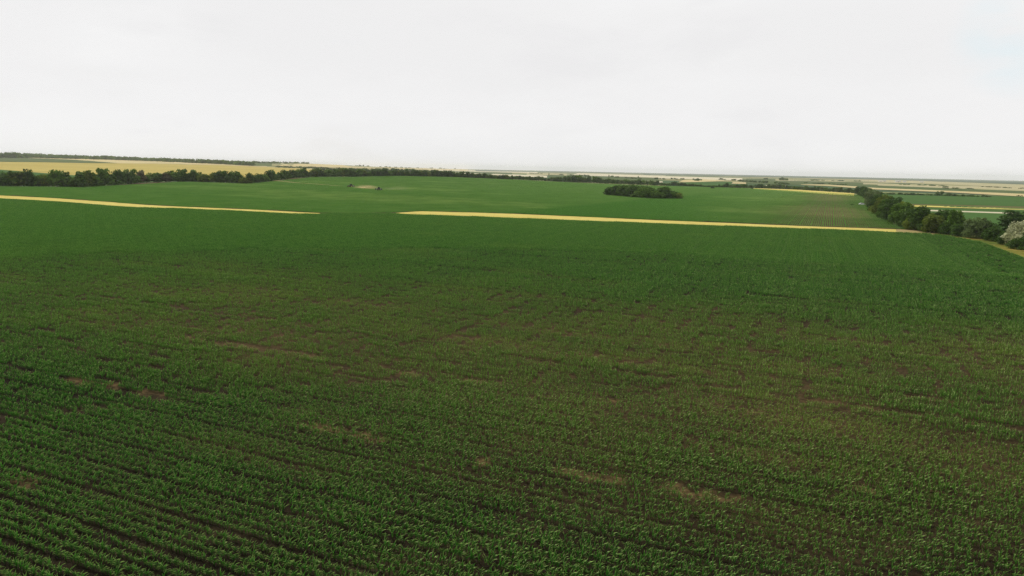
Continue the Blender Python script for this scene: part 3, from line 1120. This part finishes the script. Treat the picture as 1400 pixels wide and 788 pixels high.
# ------------------------------------------------------------------ trees
def crown_arrays(seed, h, wd, lobes, cards, card, shape='round', low=0.04):
    r = np.random.default_rng(seed)
    C, RR = [], []
    for i in range(lobes):
        t = (i + 0.5) / lobes
        zz = low + 0.10 + (0.86 - low - 0.10) * t
        if shape == 'round':
            prof = math.sin(PI * min(1, 0.16 + 0.84 * zz)) ** 0.55
        elif shape == 'cone':
            prof = max(0.10, 1.08 - zz) ** 0.9
        elif shape == 'tall':
            prof = 0.75 * math.sin(PI * min(1, 0.22 + 0.76 * zz)) ** 0.4
        else:
            prof = math.sin(PI * min(1, 0.35 + 0.65 * zz)) ** 0.7
        a = i * 2.4 + r.uniform(-0.5, 0.5)
        rad_ = prof * r.uniform(0.35, 0.85)
        C.append((math.cos(a) * rad_ * wd / 2, math.sin(a) * rad_ * wd / 2, zz * h * r.uniform(0.86, 1.10)))
        RR.append(r.uniform(0.10, 0.23) * (26 / max(lobes, 16)) ** 0.45 * min(wd, h) * (0.75 + 0.5 * prof))
    C, RR = np.array(C), np.array(RR)
    pw = RR ** 2 / (RR ** 2).sum()
    k = r.choice(lobes, cards, p=pw)
    dv = r.normal(size=(cards, 3))
    dv[:, 2] += 0.25
    dv /= np.linalg.norm(dv, axis=1)[:, None]
    pos = C[k] + dv * (RR[k] * r.uniform(0.55, 1.12, cards) ** 0.7)[:, None]
    pos[:, 2] = np.maximum(pos[:, 2], r.uniform(0.02, 0.10, cards) * h)
    nv = dv + r.normal(0, 0.55, (cards, 3))
    nv /= np.linalg.norm(nv, axis=1)[:, None]
    up = r.normal(size=(cards, 3))
    a = np.cross(nv, up)
    a /= np.linalg.norm(a, axis=1)[:, None]
    b = np.cross(nv, a)
    s = card * r.uniform(0.55, 1.35, cards)
    cor = []
    for (ca, cb) in ((-1, -0.35), (0.15, -0.75), (1, 0.3), (-0.2, 0.8)):
        cor.append(pos + a * (s * (ca + r.uniform(-0.25, 0.25, cards)))[:, None] * 0.5 + b * (s * (cb + r.uniform(-0.25, 0.25, cards)))[:, None] * 0.5 + nv * (s * r.uniform(-0.12, 0.12, cards))[:, None])
    V = np.stack(cor, 1).reshape(-1, 3)
    Q = np.arange(cards * 4).reshape(-1, 4)
    lobetint = r.uniform(0.1, 0.9, lobes)
    T = np.clip(lobetint[k] * 0.55 + r.uniform(0, 0.55, cards), 0, 1)
    return V, Q, np.repeat(T, 4), C


def trunk_mesh(seed, h, C):
    r = random.Random(seed)
    b = BM()
    b.tube([(0, 0, -0.1), (0.05, 0.02, 0.12 * h), (-0.04, 0.05, 0.35 * h), (0.02, 0, 0.62 * h)], [0.040 * h * 0.6, 0.028 * h * 0.6, 0.020 * h * 0.6, 0.008 * h * 0.6])
    for c in C[:: max(1, len(C) // 6)]:
        z0 = min(c[2] * 0.6, 0.45 * h)
        b.tube([(0, 0, z0), (c[0] * 0.5, c[1] * 0.5, (z0 + c[2]) / 2 + 0.02 * h), tuple(c)], [0.012 * h * 0.7, 0.008 * h * 0.7, 0.003 * h], seg=5)
    return b.mesh('trunk', M_BARK, True)


def tree_kinds(tagname, seed, lobes, cards, card, mats_shapes):
    out = {}
    for i, (key, mat, shape, h, wd) in enumerate(mats_shapes):
        V, Q, T, C = crown_arrays(seed + i, h, wd, lobes, cards, card, shape)
        out[key] = (mesh_np('crown', V, Q, mat, {'tint': T}), trunk_mesh(seed + i, h, C), h, wd)
    return out


NEARK = tree_kinds('near', 900, 60, 6000, 0.55, [
    ('dark', M_LEAF_DARK, 'round', 10, 9), ('dark_b', M_LEAF_DARK, 'spread', 10, 12), ('green', M_LEAF_GREEN, 'round', 10, 8.5), ('green_b', M_LEAF_GREEN, 'cone', 10, 9),
    ('olive', M_LEAF_OLIVE, 'round', 10, 9.5), ('olive_b', M_LEAF_OLIVE, 'spread', 10, 11), ('grey', M_LEAF_GREY, 'round', 10, 11), ('silver', M_LEAF_SILVER, 'spread', 10, 12), ('tall', M_LEAF_GREEN, 'tall', 10, 7)])
FARK = tree_kinds('far', 950, 26, 1000, 1.15, [
    ('dark', M_LEAF_DARK, 'round', 10, 9), ('dark_b', M_LEAF_DARK, 'spread', 10, 11), ('green', M_LEAF_GREEN, 'round', 10, 8.5), ('green_b', M_LEAF_GREEN, 'cone', 10, 8),
    ('olive', M_LEAF_OLIVE, 'round', 10, 9.0), ('dry', M_LEAF_DRY, 'tall', 10, 6), ('tall', M_LEAF_GREEN, 'tall', 10, 6.5), ('grey', M_LEAF_GREY, 'round', 10, 9)])
SQUARE = (('dark', 0), ('green', 1))
NTREES = [0]


def tree(kinds, key, pos, h, wd, label, group=None, cat='tree', name='tree'):
    cm, tm, h0, w0 = kinds[key]
    o = empty(name, tuple(float(v) for v in pos), random.uniform(0, 2 * PI), (wd / w0, wd / w0, h / h0))
    obj('crown', cm, o)
    obj('trunk', tm, o)
    tag(o, label, cat, group)
    NTREES[0] += 1
    return o


def tree_px(kinds, key, px, py, hpx, wpx, label, group=None, push=0.0, **kw):
    p = at(px, py)
    if push:
        dirn = p[:2] / np.linalg.norm(p[:2])
        p = np.array([p[0] + dirn[0] * push, p[1] + dirn[1] * push, 0])
        p[2] = terrain(p[0], p[1])
    c = (p - [0, 0, H]) @ F_
    return tree(kinds, key, p - np.array([0, 0, 0.1]), hpx * c / FPX, wpx * c / FPX, label, group, **kw)


# the tree row on the right, tree by tree from its near end
for (key, px, py, hpx, wpx, lb) in [
    ('silver', 1396, 338, 38, 42, 'pale silvery tree at the near end of the row on the right'),
    ('dark', 1390, 321, 32, 50, 'broad dark tree rising behind the pale silvery tree'),
    ('dark_b', 1376, 335, 20, 24, 'low dark bush just left of the pale silvery tree'),
    ('green', 1357, 330, 21, 24, 'low green bush second to the left of the pale silvery tree'),
    ('grey', 1334, 326, 29, 34, 'rounded grey green tree with pale leaf tips, beside the end of the verge'),
    ('dark', 1352, 327, 22, 26, 'dark bush between the grey green tree and the low green bush'),
    ('green_b', 1303, 321, 37, 32, 'pointed green tree left of the rounded grey green tree'),
    ('dark', 1286, 314, 27, 26, 'dark round tree left of the pointed green tree'),
    ('olive', 1274, 318.5, 26, 26, 'bright olive tree where the dirt track ends'),
    ('olive_b', 1318, 319, 20, 26, 'olive bush between pointed and grey green trees'),
    ('green', 1257, 315.5, 35, 30, 'tall green tree standing over the end of the yellow strip'),
    ('dark_b', 1243, 313.0, 30, 26, 'dark tree just left of the tall green one at the strip end'),
    ('olive', 1248, 314.5, 20, 22, 'low olive bush at the foot of the tall green tree'),
    ('green', 1229, 308.5, 33, 28, 'rounded green tree behind the mid part of the row'),
    ('dark', 1217, 304.0, 31, 26, 'dark tree with olive top in the mid part of the row'),
    ('olive', 1236, 303.0, 27, 24, 'olive tree on the far side of the row'),
    ('green_b', 1209, 299.0, 29, 24, 'narrow green tree where the row bends'),
    ('olive_b', 1203, 294.0, 25, 24, 'olive tree low on the field side of the bend'),
    ('dark', 1222, 294.0, 24, 24, 'dark tree on the far side of the bend'),
    ('dark', 1197, 289.5, 23, 20, 'dark tree behind the bend of the row'),
    ('olive', 1209, 288.0, 22, 20, 'olive tree behind the bend on its far side'),
    ('grey', 1191, 283.0, 24, 20, 'greyish round tree above the parked white car'),
    ('dark_b', 1199, 280.0, 19, 18, 'dark tree behind the greyish round tree'),
    ('green', 1185, 272.0, 16, 16, 'green tree at the far head of the row'),
    ('green_b', 1180, 268.0, 14, 14, 'pointed tree at the far head of the row'),
    ('dark', 1174, 266.0, 10, 14, 'dark tree joining the row to the far hedge'),
    ('dark', 1310, 323.5, 17, 20, 'dark undergrowth bush at the foot of the pointed green tree'),
    ('dark_b', 1292, 320.5, 17, 20, 'dark undergrowth bush by the dirt track'),
    ('dark', 1265, 317.5, 15, 18, 'dark undergrowth bush below the tall green tree'),
    ('dark_b', 1237, 311.5, 17, 18, 'dark undergrowth bush over the strip end'),
    ('dark_b', 1392, 341, 17, 26, 'dark undergrowth at the foot of the pale silvery tree'),
    ('dark', 1422, 345, 44, 46, 'dark tree cut off by the picture edge'),
    ('olive', 1440, 350, 46, 46, 'olive tree past the picture edge'),
]:
    tree_px(NEARK, key, px, py, hpx, wpx * 1.12, lb, 'trees of the row on the right')

# the hedge under the golden field and across the middle
HA = [(-30, 19), (0, 19), (30, 21), (60, 19), (100, 21), (140, 21), (165, 18), (182, 17), (205, 17), (240, 16), (300, 15), (340, 14), (362, 13), (400, 12), (440, 11), (480, 10), (540, 9.5), (600, 8.5), (650, 7), (700, 5.5)]
hx, hh = [a for a, b in HA], [b for a, b in HA]
tx, ty = [a for a, b in TOPA], [b for a, b in TOPA]
rt = random.Random(3)
p_ = -28.0
prev = None
while p_ < 702:
    h_ = float(np.interp(p_, hx, hh))
    yb = float(np.interp(p_, tx, ty))
    key = rt.choice(['dark', 'dark', 'dark_b', 'green', 'green', 'green_b', 'olive', 'dark_b'])
    if 190 < p_ < 230 and rt.random() < 0.45:
        key = 'dry'
    hf = h_ * rt.uniform(0.62, 1.2)
    wf = h_ * rt.uniform(0.85, 1.2)
    if 72 < p_ < 76:
        hf *= 0.6
    if p_ < 180:
        lb, gr = 'tree in the tall dark hedge at the left, under the golden field', 'trees of the tall hedge at the left'
    elif p_ < 365:
        lb, gr = 'tree in the hedge below the widest stretch of golden field', 'trees of the hedge below the golden field'
    elif p_ < 545:
        lb, gr = 'tree in the hedge behind the two tractors', 'trees of the hedge behind the tractors'
    else:
        lb, gr = 'small tree in the thinning hedge right of the tractors', 'trees of the thinning hedge'
    if key == 'dry':
        lb, gr = 'half bare brownish tree sticking out of the hedge', 'half bare trees in the hedge'
    tree_px(FARK, key, p_, yb, hf, wf, lb, gr, push=rt.uniform(1, 9))
    p_ += h_ * rt.uniform(0.34, 0.62)
# clumps right of the middle
HB = [(702, 5), (735, 6), (745, 4.5), (765, 6), (795, 10), (812, 9), (825, 6), (850, 7.5), (880, 7), (900, 6), (907, 3), (925, 6), (940, 3.5), (955, 3.5), (962, 2.5), (985, 4), (995, 6.5), (1010, 5), (1030, 4.5), (1050, 7), (1075, 5), (1100, 5.5), (1130, 6), (1150, 7), (1168, 6)]
hx, hh = [a for a, b in HB], [b for a, b in HB]
p_ = 703.0
while p_ < 1168:
    h_ = float(np.interp(p_, hx, hh))
    yb = float(np.interp(p_, tx, ty)) - (0.6 if p_ < 960 else 2.2 * float(sstep(1000, 1080, p_)))
    key = rt.choice(['dark', 'dark_b', 'green', 'green', 'grey', 'green_b', 'dark'])
    lb, gr = (('small tree in the broken hedge behind the island of trees', 'trees of the broken hedge') if p_ < 960 else
              ('small tree of the far hedge over the straw coloured headland', 'trees of the far hedge'))
    tree_px(FARK, key, p_, yb, h_ * rt.uniform(0.75, 1.15), max(5.0, h_ * rt.uniform(0.9, 1.4)), lb, gr, push=rt.uniform(0, 20))
    p_ += max(3.6, h_ * rt.uniform(0.6, 0.95))

# island of trees in the field
gl, gr_ = at(826, 268.2), at(932, 273.2)
for i in range(36):
    t = rt.random()
    fb = rt.random()
    if i < 13:
        t, fb = (i + 0.5) / 13, 0.02
    px_ = 830 + 100 * t
    base = 267.4 + 5.2 * min(1, t * 1.6) - fb * 5.5 * math.sin(PI * min(1, 0.12 + 0.8 * t))
    hh_ = (9 + 5.0 * math.sin(PI * min(1, 0.15 + 0.8 * t)) ** 0.6) * rt.uniform(0.7, 1.15)
    tree_px(FARK, rt.choice(['dark', 'green', 'dark_b', 'green', 'dark', 'olive']), px_, base, hh_, rt.uniform(12, 17), 'tree of the dense island of trees alone in the field', 'trees of the island in the field', push=1)
tree_px(FARK, 'dark', 974, 258.3, 3.2, 5, 'lone small bush at the far edge of the field, right of the island', name='bush', cat='bush')
tree_px(FARK, 'dark', 1028.5, 258.6, 2.2, 3, 'tiny lone bush where the straw coloured headland begins', name='bush', cat='bush')
tree_px(FARK, 'dark_b', 1165.5, 281.0, 2.2, 7, 'low dark bush in the field left of the white car', name='bush', cat='bush')
print('trees', NTREES[0])


def woods(name, items, mats, label, cat, cards=110, seed=1):
    """far trees that read as one mass: items are (px, py, height px, width px)"""
    r = np.random.default_rng(seed)
    base = []
    for i in range(5):
        V, Q, T, C = crown_arrays(seed * 10 + i, 1.0, 1.0, 9, cards, 0.26, ['round', 'spread', 'round', 'tall', 'round'][i], low=0.0)
        base.append((V, T))
    P = hit([a[0] for a in items], [a[1] for a in items])
    VV, TT, MI = [], [], []
    for p, it in zip(P, items):
        c = (p - [0, 0, H]) @ F_
        V, T = base[int(r.integers(5))]
        a = r.uniform(0, 2 * PI)
        rot = np.array([[math.cos(a), -math.sin(a)], [math.sin(a), math.cos(a)]])
        W = V.copy()
        W[:, :2] = (W[:, :2] @ rot.T) * it[3] * c / FPX
        W[:, 2] *= it[2] * c / FPX
        VV.append(W + p)
        TT.append(np.clip(T + r.uniform(-0.3, 0.3), 0, 1))
        MI.append(np.full(len(V) // 4, int(r.integers(len(mats)))))
    V = np.concatenate(VV)
    return tag(obj(name, mesh_np(name, V, np.arange(len(V)).reshape(-1, 4), mats, {'tint': np.concatenate(TT)}, face_mat=np.concatenate(MI))), label, cat, kind='stuff')


rw = random.Random(9)
it = []
# wooded crest on the left
CT = [(-60, 212.0, 8), (0, 216.2, 7.0), (20, 216.4, 7.2), (50, 216.2, 5.5), (80, 217.2, 4.8), (110, 217.8, 4.5), (150, 218.8, 5.0), (200, 220.4, 4.2), (250, 222.6, 5.0), (300, 224.6, 5.0), (345, 227.2, 6.0)]
for i in range(620):
    px = rw.uniform(-50, 346)
    b = np.interp(px, [c[0] for c in CT], [c[1] for c in CT])
    h_ = np.interp(px, [c[0] for c in CT], [c[2] for c in CT])
    it.append((px, b - rw.random() * 1.0, h_ * rw.uniform(0.62, 1.0), rw.uniform(5, 9)))
for i in range(60):
    px = rw.uniform(345, 425)
    it.append((px, np.interp(px, [345, 425], [223.0, 224.2]) + rw.uniform(-0.4, 0.4), rw.uniform(1.6, 2.6), rw.uniform(3, 5)))
woods('woods', it, [M_LEAF_DARK, M_LEAF_GREEN], 'dark woods along the crest of the hill at the left', 'woods', seed=2)
it = []
for i in range(60):
    px = rw.uniform(378, 446)
    it.append((px, np.interp(px, [378, 446], [229.0, 230.8]) + rw.uniform(-0.3, 0.3), rw.uniform(1.4, 2.4), rw.uniform(3, 5)))
for i in range(120):
    px = rw.uniform(428, 600)
    it.append((px, np.interp(px, [428, 500, 545, 600], [235.5, 236.0, 236.2, 237.0]) + rw.uniform(-0.8, 0.5), rw.uniform(4.0, 6.0) * (1 - 0.4 * sstep(545, 600, px)), rw.uniform(5, 8)))
for px in (488, 492, 497, 503, 520, 528, 533, 541, 549, 555, 560, 571, 590, 602, 607, 622):
    it.append((px, np.interp(px, [480, 540, 640], [227.0, 229.6, 232.0]), rw.uniform(1.0, 2.0), rw.uniform(3, 5)))
for (x0, y0, x1, y1, n, h0, h1, w0, w1) in [
    (1205, 266.2, 1355, 270.2, 46, 2.0, 3.2, 4, 7), (765, 239.8, 772, 239.9, 3, 1.2, 1.8, 3, 5), (780, 240.2, 808, 241.2, 9, 1.0, 1.8, 3, 6), (836, 242.6, 846, 243.0, 5, 1.6, 2.6, 3, 5), (798, 241.6, 806, 242.0, 4, 1.0, 1.6, 3, 5),
    (855, 243.8, 876, 244.8, 8, 1.0, 1.8, 3, 5), (896, 245.2, 912, 245.8, 6, 1.2, 2.2, 3, 5), (918, 245.4, 934, 246.0, 6, 1.2, 2.2, 3, 5), (948, 246.6, 960, 247.2, 6, 1.8, 3.0, 3, 5), (983, 245.6, 1012, 247.8, 12, 1.0, 2.4, 3, 5),
    (1010, 248.2, 1080, 252.6, 34, 1.6, 3.0, 4, 6), (1040, 245.4, 1052, 245.8, 4, 1.4, 2.2, 3, 5), (1066, 246.6, 1076, 247.0, 5, 2.4, 3.6, 3, 5), (1096, 250.8, 1160, 253.6, 18, 1.0, 1.8, 4, 6), (1262, 253.4, 1330, 259.0, 18, 0.8, 1.6, 4, 6),
    (1340, 255.8, 1400, 258.4, 16, 0.8, 1.4, 4, 6), (1290, 257.8, 1325, 259.6, 10, 0.8, 1.6, 4, 6), (1390, 268.6, 1397, 269.0, 3, 1.2, 1.8, 3, 4), (1230, 252.6, 1300, 255.4, 14, 0.7, 1.4, 4, 6), (720, 237.4, 748, 238.4, 6, 0.8, 1.2, 3, 5),
    (1100, 246.6, 1180, 248.6, 16, 0.8, 1.4, 4, 6)]:
    for i in range(n):
        t = rw.random()
        it.append((x0 + (x1 - x0) * t, y0 + (y1 - y0) * t + rw.uniform(-0.2, 0.2), rw.uniform(h0, h1), rw.uniform(w0, w1)))
for (px, py, h_, w_) in [(1281, 268.0, 6.0, 6), (1287, 268.2, 6.6, 7), (1297, 268.6, 4.6, 8), (953, 247.6, 3.2, 7), (1069, 246.9, 4.4, 5)]:
    it.append((px, py, h_, w_))
woods('far_hedges', it, [M_LEAF_DARK, M_LEAF_GREEN, M_LEAF_GREY], 'hedges and clumps of bushes scattered over the far plain', 'hedges', seed=3)
# slender trees standing up out of the plain
for px, py, h_ in ((750.5, 240.6, 3.6), (832.5, 243.2, 4.2), (872.5, 244.2, 3.4)):
    tree_px(FARK, 'tall', px, py, h_, 1.5, {750.5: 'slender tall tree above the bright bleached field', 832.5: 'slender tall tree left of a clump of bushes on the plain', 872.5: 'slender tall tree right of the clump of bushes on the plain'}[px], name='poplar')

# ------------------------------------------------------------------ tractors
M_TRED = plain('tractor_paint', (0.05, 0.045, 0.03), 0.45)
M_RUBBER = plain('rubber', (0.015, 0.015, 0.015), 0.9)
M_RIM = plain('rim_paint', (0.45, 0.35, 0.08), 0.5)
M_STEEL = plain('dark_steel', (0.05, 0.045, 0.04), 0.5, 0.4)
M_WHITE = plain('white_plastic', (0.80, 0.78, 0.72), 0.5)
M_GLASS = plain('dark_glass', (0.02, 0.025, 0.03), 0.08)
M_LAMP = plain('lamp_glass', (0.75, 0.72, 0.62), 0.15)


def wheel(parent, x, y, r, wd):
    b = BM().cyl((x, y, r), r, wd, 'X', 28)
    for k in range(18):
        a = 2 * PI * k / 18
        b.box((x, y + math.cos(a) * r, r + math.sin(a) * r), (wd * 0.96, 0.08, 0.10), 0, (a - PI / 2, 'X'))
    wh = b.obj('wheel', M_RUBBER, parent)
    BM().cyl((x, y, r), r * 0.56, wd + 0.03, 'X', 24).cyl((x, y, r), r * 0.2, wd + 0.09, 'X', 12).obj('rim', M_RIM, wh)
    return wh


def tractor(loc, rz, label, boxes):
    t = empty('tractor', loc, rz)
    tag(t, label, 'tractor', 'tractors working in the field')
    # front towards -y
    BM().box((0, -1.35, 1.25), (0.85, 2.1, 0.75), 0.12).box((0, -0.2, 0.85), (0.6, 3.6, 0.5), 0.05).box((0, -2.42, 1.2), (0.7, 0.12, 0.62), 0.03).obj('body', M_TRED, t)
    for s in (-1, 1):
        BM().box((s * 0.25, -2.43, 1.42), (0.2, 0.14, 0.14), 0.03).obj('headlight', M_LAMP, t)
        BM().prism([(0.0, 1.75), (0.15, 1.95), (1.35, 1.95), (1.6, 1.7), (1.55, 1.62), (1.3, 1.85), (0.2, 1.85), (0.05, 1.68)], s * 1.0 - 0.3, s * 1.0 + 0.3).obj('mudguard', M_TRED, t)
        wheel(t, s * 1.0, 0.75, 0.9, 0.52)
        wheel(t, s * 0.92, -1.75, 0.62, 0.42)
    cab = BM()
    for sx in (-0.72, 0.72):
        for sy in (-0.12, 1.22):
            cab.box((sx, sy, 2.2), (0.09, 0.09, 1.25))
    cab.box((0, 0.55, 1.5), (1.5, 1.42, 0.25), 0.04)
    c = cab.obj('cab', M_STEEL, t)
    BM().box((0, 0.55, 2.2), (1.42, 1.32, 1.2), 0.03).obj('window', M_GLASS, c)
    BM().box((0, 0.55, 2.9), (1.7, 1.65, 0.2), 0.07).obj('cab_roof', M_TRED, t)
    BM().cyl((0.42, -0.75, 2.2), 0.05, 1.3, 'Z', 12).obj('exhaust', M_STEEL, t)
    im = BM().box((0, 2.3, 0.95), (5.2, 0.14, 0.14)).box((0, 2.9, 0.95), (5.2, 0.12, 0.12)).box((0, 1.9, 0.9), (0.8, 1.0, 0.12))
    for k in range(11):
        xx = -2.5 + 0.5 * k
        im.box((xx, 2.6, 0.95), (0.07, 0.8, 0.07)).box((xx, 2.95, 0.5), (0.06, 0.08, 0.9)).box((xx, 2.9, 0.08), (0.16, 0.25, 0.06))
    cu = im.obj('cultivator', M_STEEL, t)
    for s in (-1, 1):
        BM().cyl((s * 2.3, 2.3, 0.38), 0.38, 0.2, 'X', 20).obj('gauge_wheel', M_RUBBER, cu)
        BM().box((s * 2.0, 2.55, 1.35), (1.5, 0.8, 0.85), 0.08).obj('side_hopper', M_STEEL, cu)
    for xx in boxes:
        BM().prism([(2.1, 1.05), (2.0, 1.75), (2.95, 1.75), (2.85, 1.05)], xx - 0.32, xx + 0.32, bev=0.04).obj('seed_box', M_WHITE, cu)
    return t


p1 = at(518, 261.2)
p2 = at(479, 256.4)
tractor((p1[0], p1[1], p1[2] + 0.02), R(14), 'dark tractor facing us with a wide cultivator, in front of the dust', (-1.35, 1.35))
tractor((p2[0], p2[1], p2[2] + 0.02), R(-62), 'smaller looking dark tractor further off at the left end of the dust', (-1.6, 1.6))
# worked ground behind the tractors
sheet('track', [(485, 258.4), (520, 261.4), (575, 262.4)], [(485, 256.8), (520, 258.8), (575, 260.6)], M_TRACK, 'freshly worked tan soil behind the tractors', n=30, rows=4, lift=0.3, jit=2.0)
sheet('track', [(372, 248.0), (410, 251.3), (438, 253.2), (468, 255.6)], [(376, 247.2), (410, 250.8), (438, 252.7), (468, 255.3)], M_TRACK, 'thin tan wheel track left of the tractors', n=40, rows=3, lift=0.5, jit=0.5)

M_DUST = volume_mat('dust', 0.10, (0.90, 0.72, 0.42), 1.4, 0.1)
M_DUST2 = volume_mat('thin_dust', 0.016, (0.90, 0.78, 0.56), 1.2, 0.1)


def dust(a, b, hgt, wdt, mat, label):
    A, B = np.array(a), np.array(b)
    c = (A + B) / 2
    L = np.linalg.norm(B[:2] - A[:2])
    bm = bmesh.new()
    bmesh.ops.create_icosphere(bm, subdivisions=3, radius=1)
    me = bpy.data.meshes.new('dust_cloud')
    bm.to_mesh(me)
    bm.free()
    me.materials.append(mat)
    o = obj('dust_cloud', me)
    o.scale = (L / 2, wdt, hgt)
    o.location = (c[0], c[1], c[2] + hgt * 0.55)
    o.rotation_euler = (0, 0, math.atan2(B[1] - A[1], B[0] - A[0]))
    tag(o, label, 'dust', kind='stuff')
    return o


dust(at(481, 257.0), at(520, 260.2), 2.5, 8, M_DUST, 'tan dust drifting between the two tractors')
dust(at(512, 259.0), at(572, 262.0), 2.4, 9, M_DUST2, 'thin dust settling right of the nearer tractor')

# ------------------------------------------------------------------ white car by the trees
cp = at(1178.5, 280.6)
car = empty('parked_car', (cp[0], cp[1], cp[2] + 0.02), R(8))
tag(car, 'white car parked on the field edge beside the tree row', 'car')
M_CAR = plain('white_car_paint', (0.80, 0.80, 0.78), 0.3)


def ycar(prof, x0, x1, **kw):
    b = BM()
    b.prism(prof, x0, x1, **kw)
    return b


bodyp = [(-2.05, 0.35), (-2.12, 0.6), (-2.0, 0.86), (-1.05, 1.0), (-0.55, 1.44), (0.9, 1.48), (1.75, 1.02), (2.05, 0.95), (2.1, 0.5), (2.0, 0.33)]
cb = ycar(bodyp, -0.86, 0.86, taper=(0.95, 0.30), bev=0.05).obj('body', M_CAR, car)
BM().prism([(-0.92, 1.03), (-0.5, 1.37), (0.15, 1.40), (0.15, 1.03)], -0.875, 0.875, taper=(0.95, 0.30)).prism([(0.22, 1.03), (0.22, 1.40), (0.85, 1.40), (1.45, 1.05)], -0.875, 0.875, taper=(0.95, 0.30)).obj('window', M_GLASS, car)
for s in (-1, 1):
    BM().box((s * 0.62, -2.04, 0.72), (0.34, 0.14, 0.16), 0.03).obj('headlight', M_LAMP, car)
    for yy in (-1.3, 1.3):
        wh = BM().cyl((s * 0.78, yy, 0.32), 0.32, 0.2, 'X', 24).obj('wheel', M_RUBBER, car)
        BM().cyl((s * 0.79, yy, 0.32), 0.19, 0.21, 'X', 16).obj('rim', plain('alloy', (0.5, 0.5, 0.5), 0.35, 0.8) if 'alloy' not in bpy.data.materials else bpy.data.materials['alloy'], wh)
car.rotation_euler = (0, 0, R(82))

# ------------------------------------------------------------------ white farm buildings far out on the plain
M_WALL = plain('white_wall', (0.80, 0.79, 0.75), 0.8)
M_ROOFP = plain('pale_roof', (0.62, 0.60, 0.56), 0.7)
M_DOOR = plain('grey_door', (0.25, 0.25, 0.25), 0.6)
for (px, py, wpx, hpx, lb) in [(1203.5, 248.6, 4.5, 1.5, 'small white barn, leftmost of the far farm buildings'), (1209, 248.6, 4.0, 2.2, 'white barn with the higher roof, second of the far farm buildings'), (1227.5, 249.4, 6.5, 2.2, 'longest white barn among the far farm buildings'),
                               (1236.5, 249.6, 4.0, 2.0, 'short white barn close right of the longest one'), (1260, 249.8, 4.5, 1.6, 'lone white barn furthest right of the far farm buildings')]:
    p = at(px, py)
    c = (p - [0, 0, H]) @ F_
    L, Hh = wpx * c / FPX, hpx * c / FPX
    D = L * 0.45
    t = empty('barn', tuple(p), R(-18))
    tag(t, lb, 'barn', 'white farm buildings on the plain')
    hw = Hh * 0.62
    BM().box((0, 0, hw / 2), (L, D, hw)).obj('wall', M_WALL, t)
    BM().prism([(-D * 0.55, hw + 0.02), (0, Hh), (D * 0.55, hw + 0.02), (D * 0.55, hw + 0.3), (0, Hh + 0.3), (-D * 0.55, hw + 0.3)], -L * 0.51, L * 0.51).obj('roof', M_ROOFP, t)
    BM().prism([(-D * 0.49, hw + 0.01), (0, Hh - 0.1), (D * 0.49, hw + 0.01)], -L * 0.49, L * 0.49).obj('gable', M_WALL, t)
    BM().box((L * 0.1, -D / 2 - 0.03, hw * 0.38), (L * 0.16, 0.12, hw * 0.76)).obj('door', M_DOOR, t)

# ------------------------------------------------------------------ air
hb = BM().box((0, 0, 0), (34000, 34000, 75))
hz = hb.obj('haze', volume_mat('haze', 6.5e-5, (0.96, 0.98, 0.99), None, 0.0))
hz.location = (0, 0, 75 / 2 - 3)
tag(hz, 'thin pale haze over the plain', None, kind='stuff')

SC.cycles.volume_bounces = 1
SC.cycles.max_bounces = 7
SC.cycles.diffuse_bounces = 3
SC.cycles.transmission_bounces = 4
SC.cycles.use_denoising = True
SC.cycles.denoising_prefilter = 'NONE'
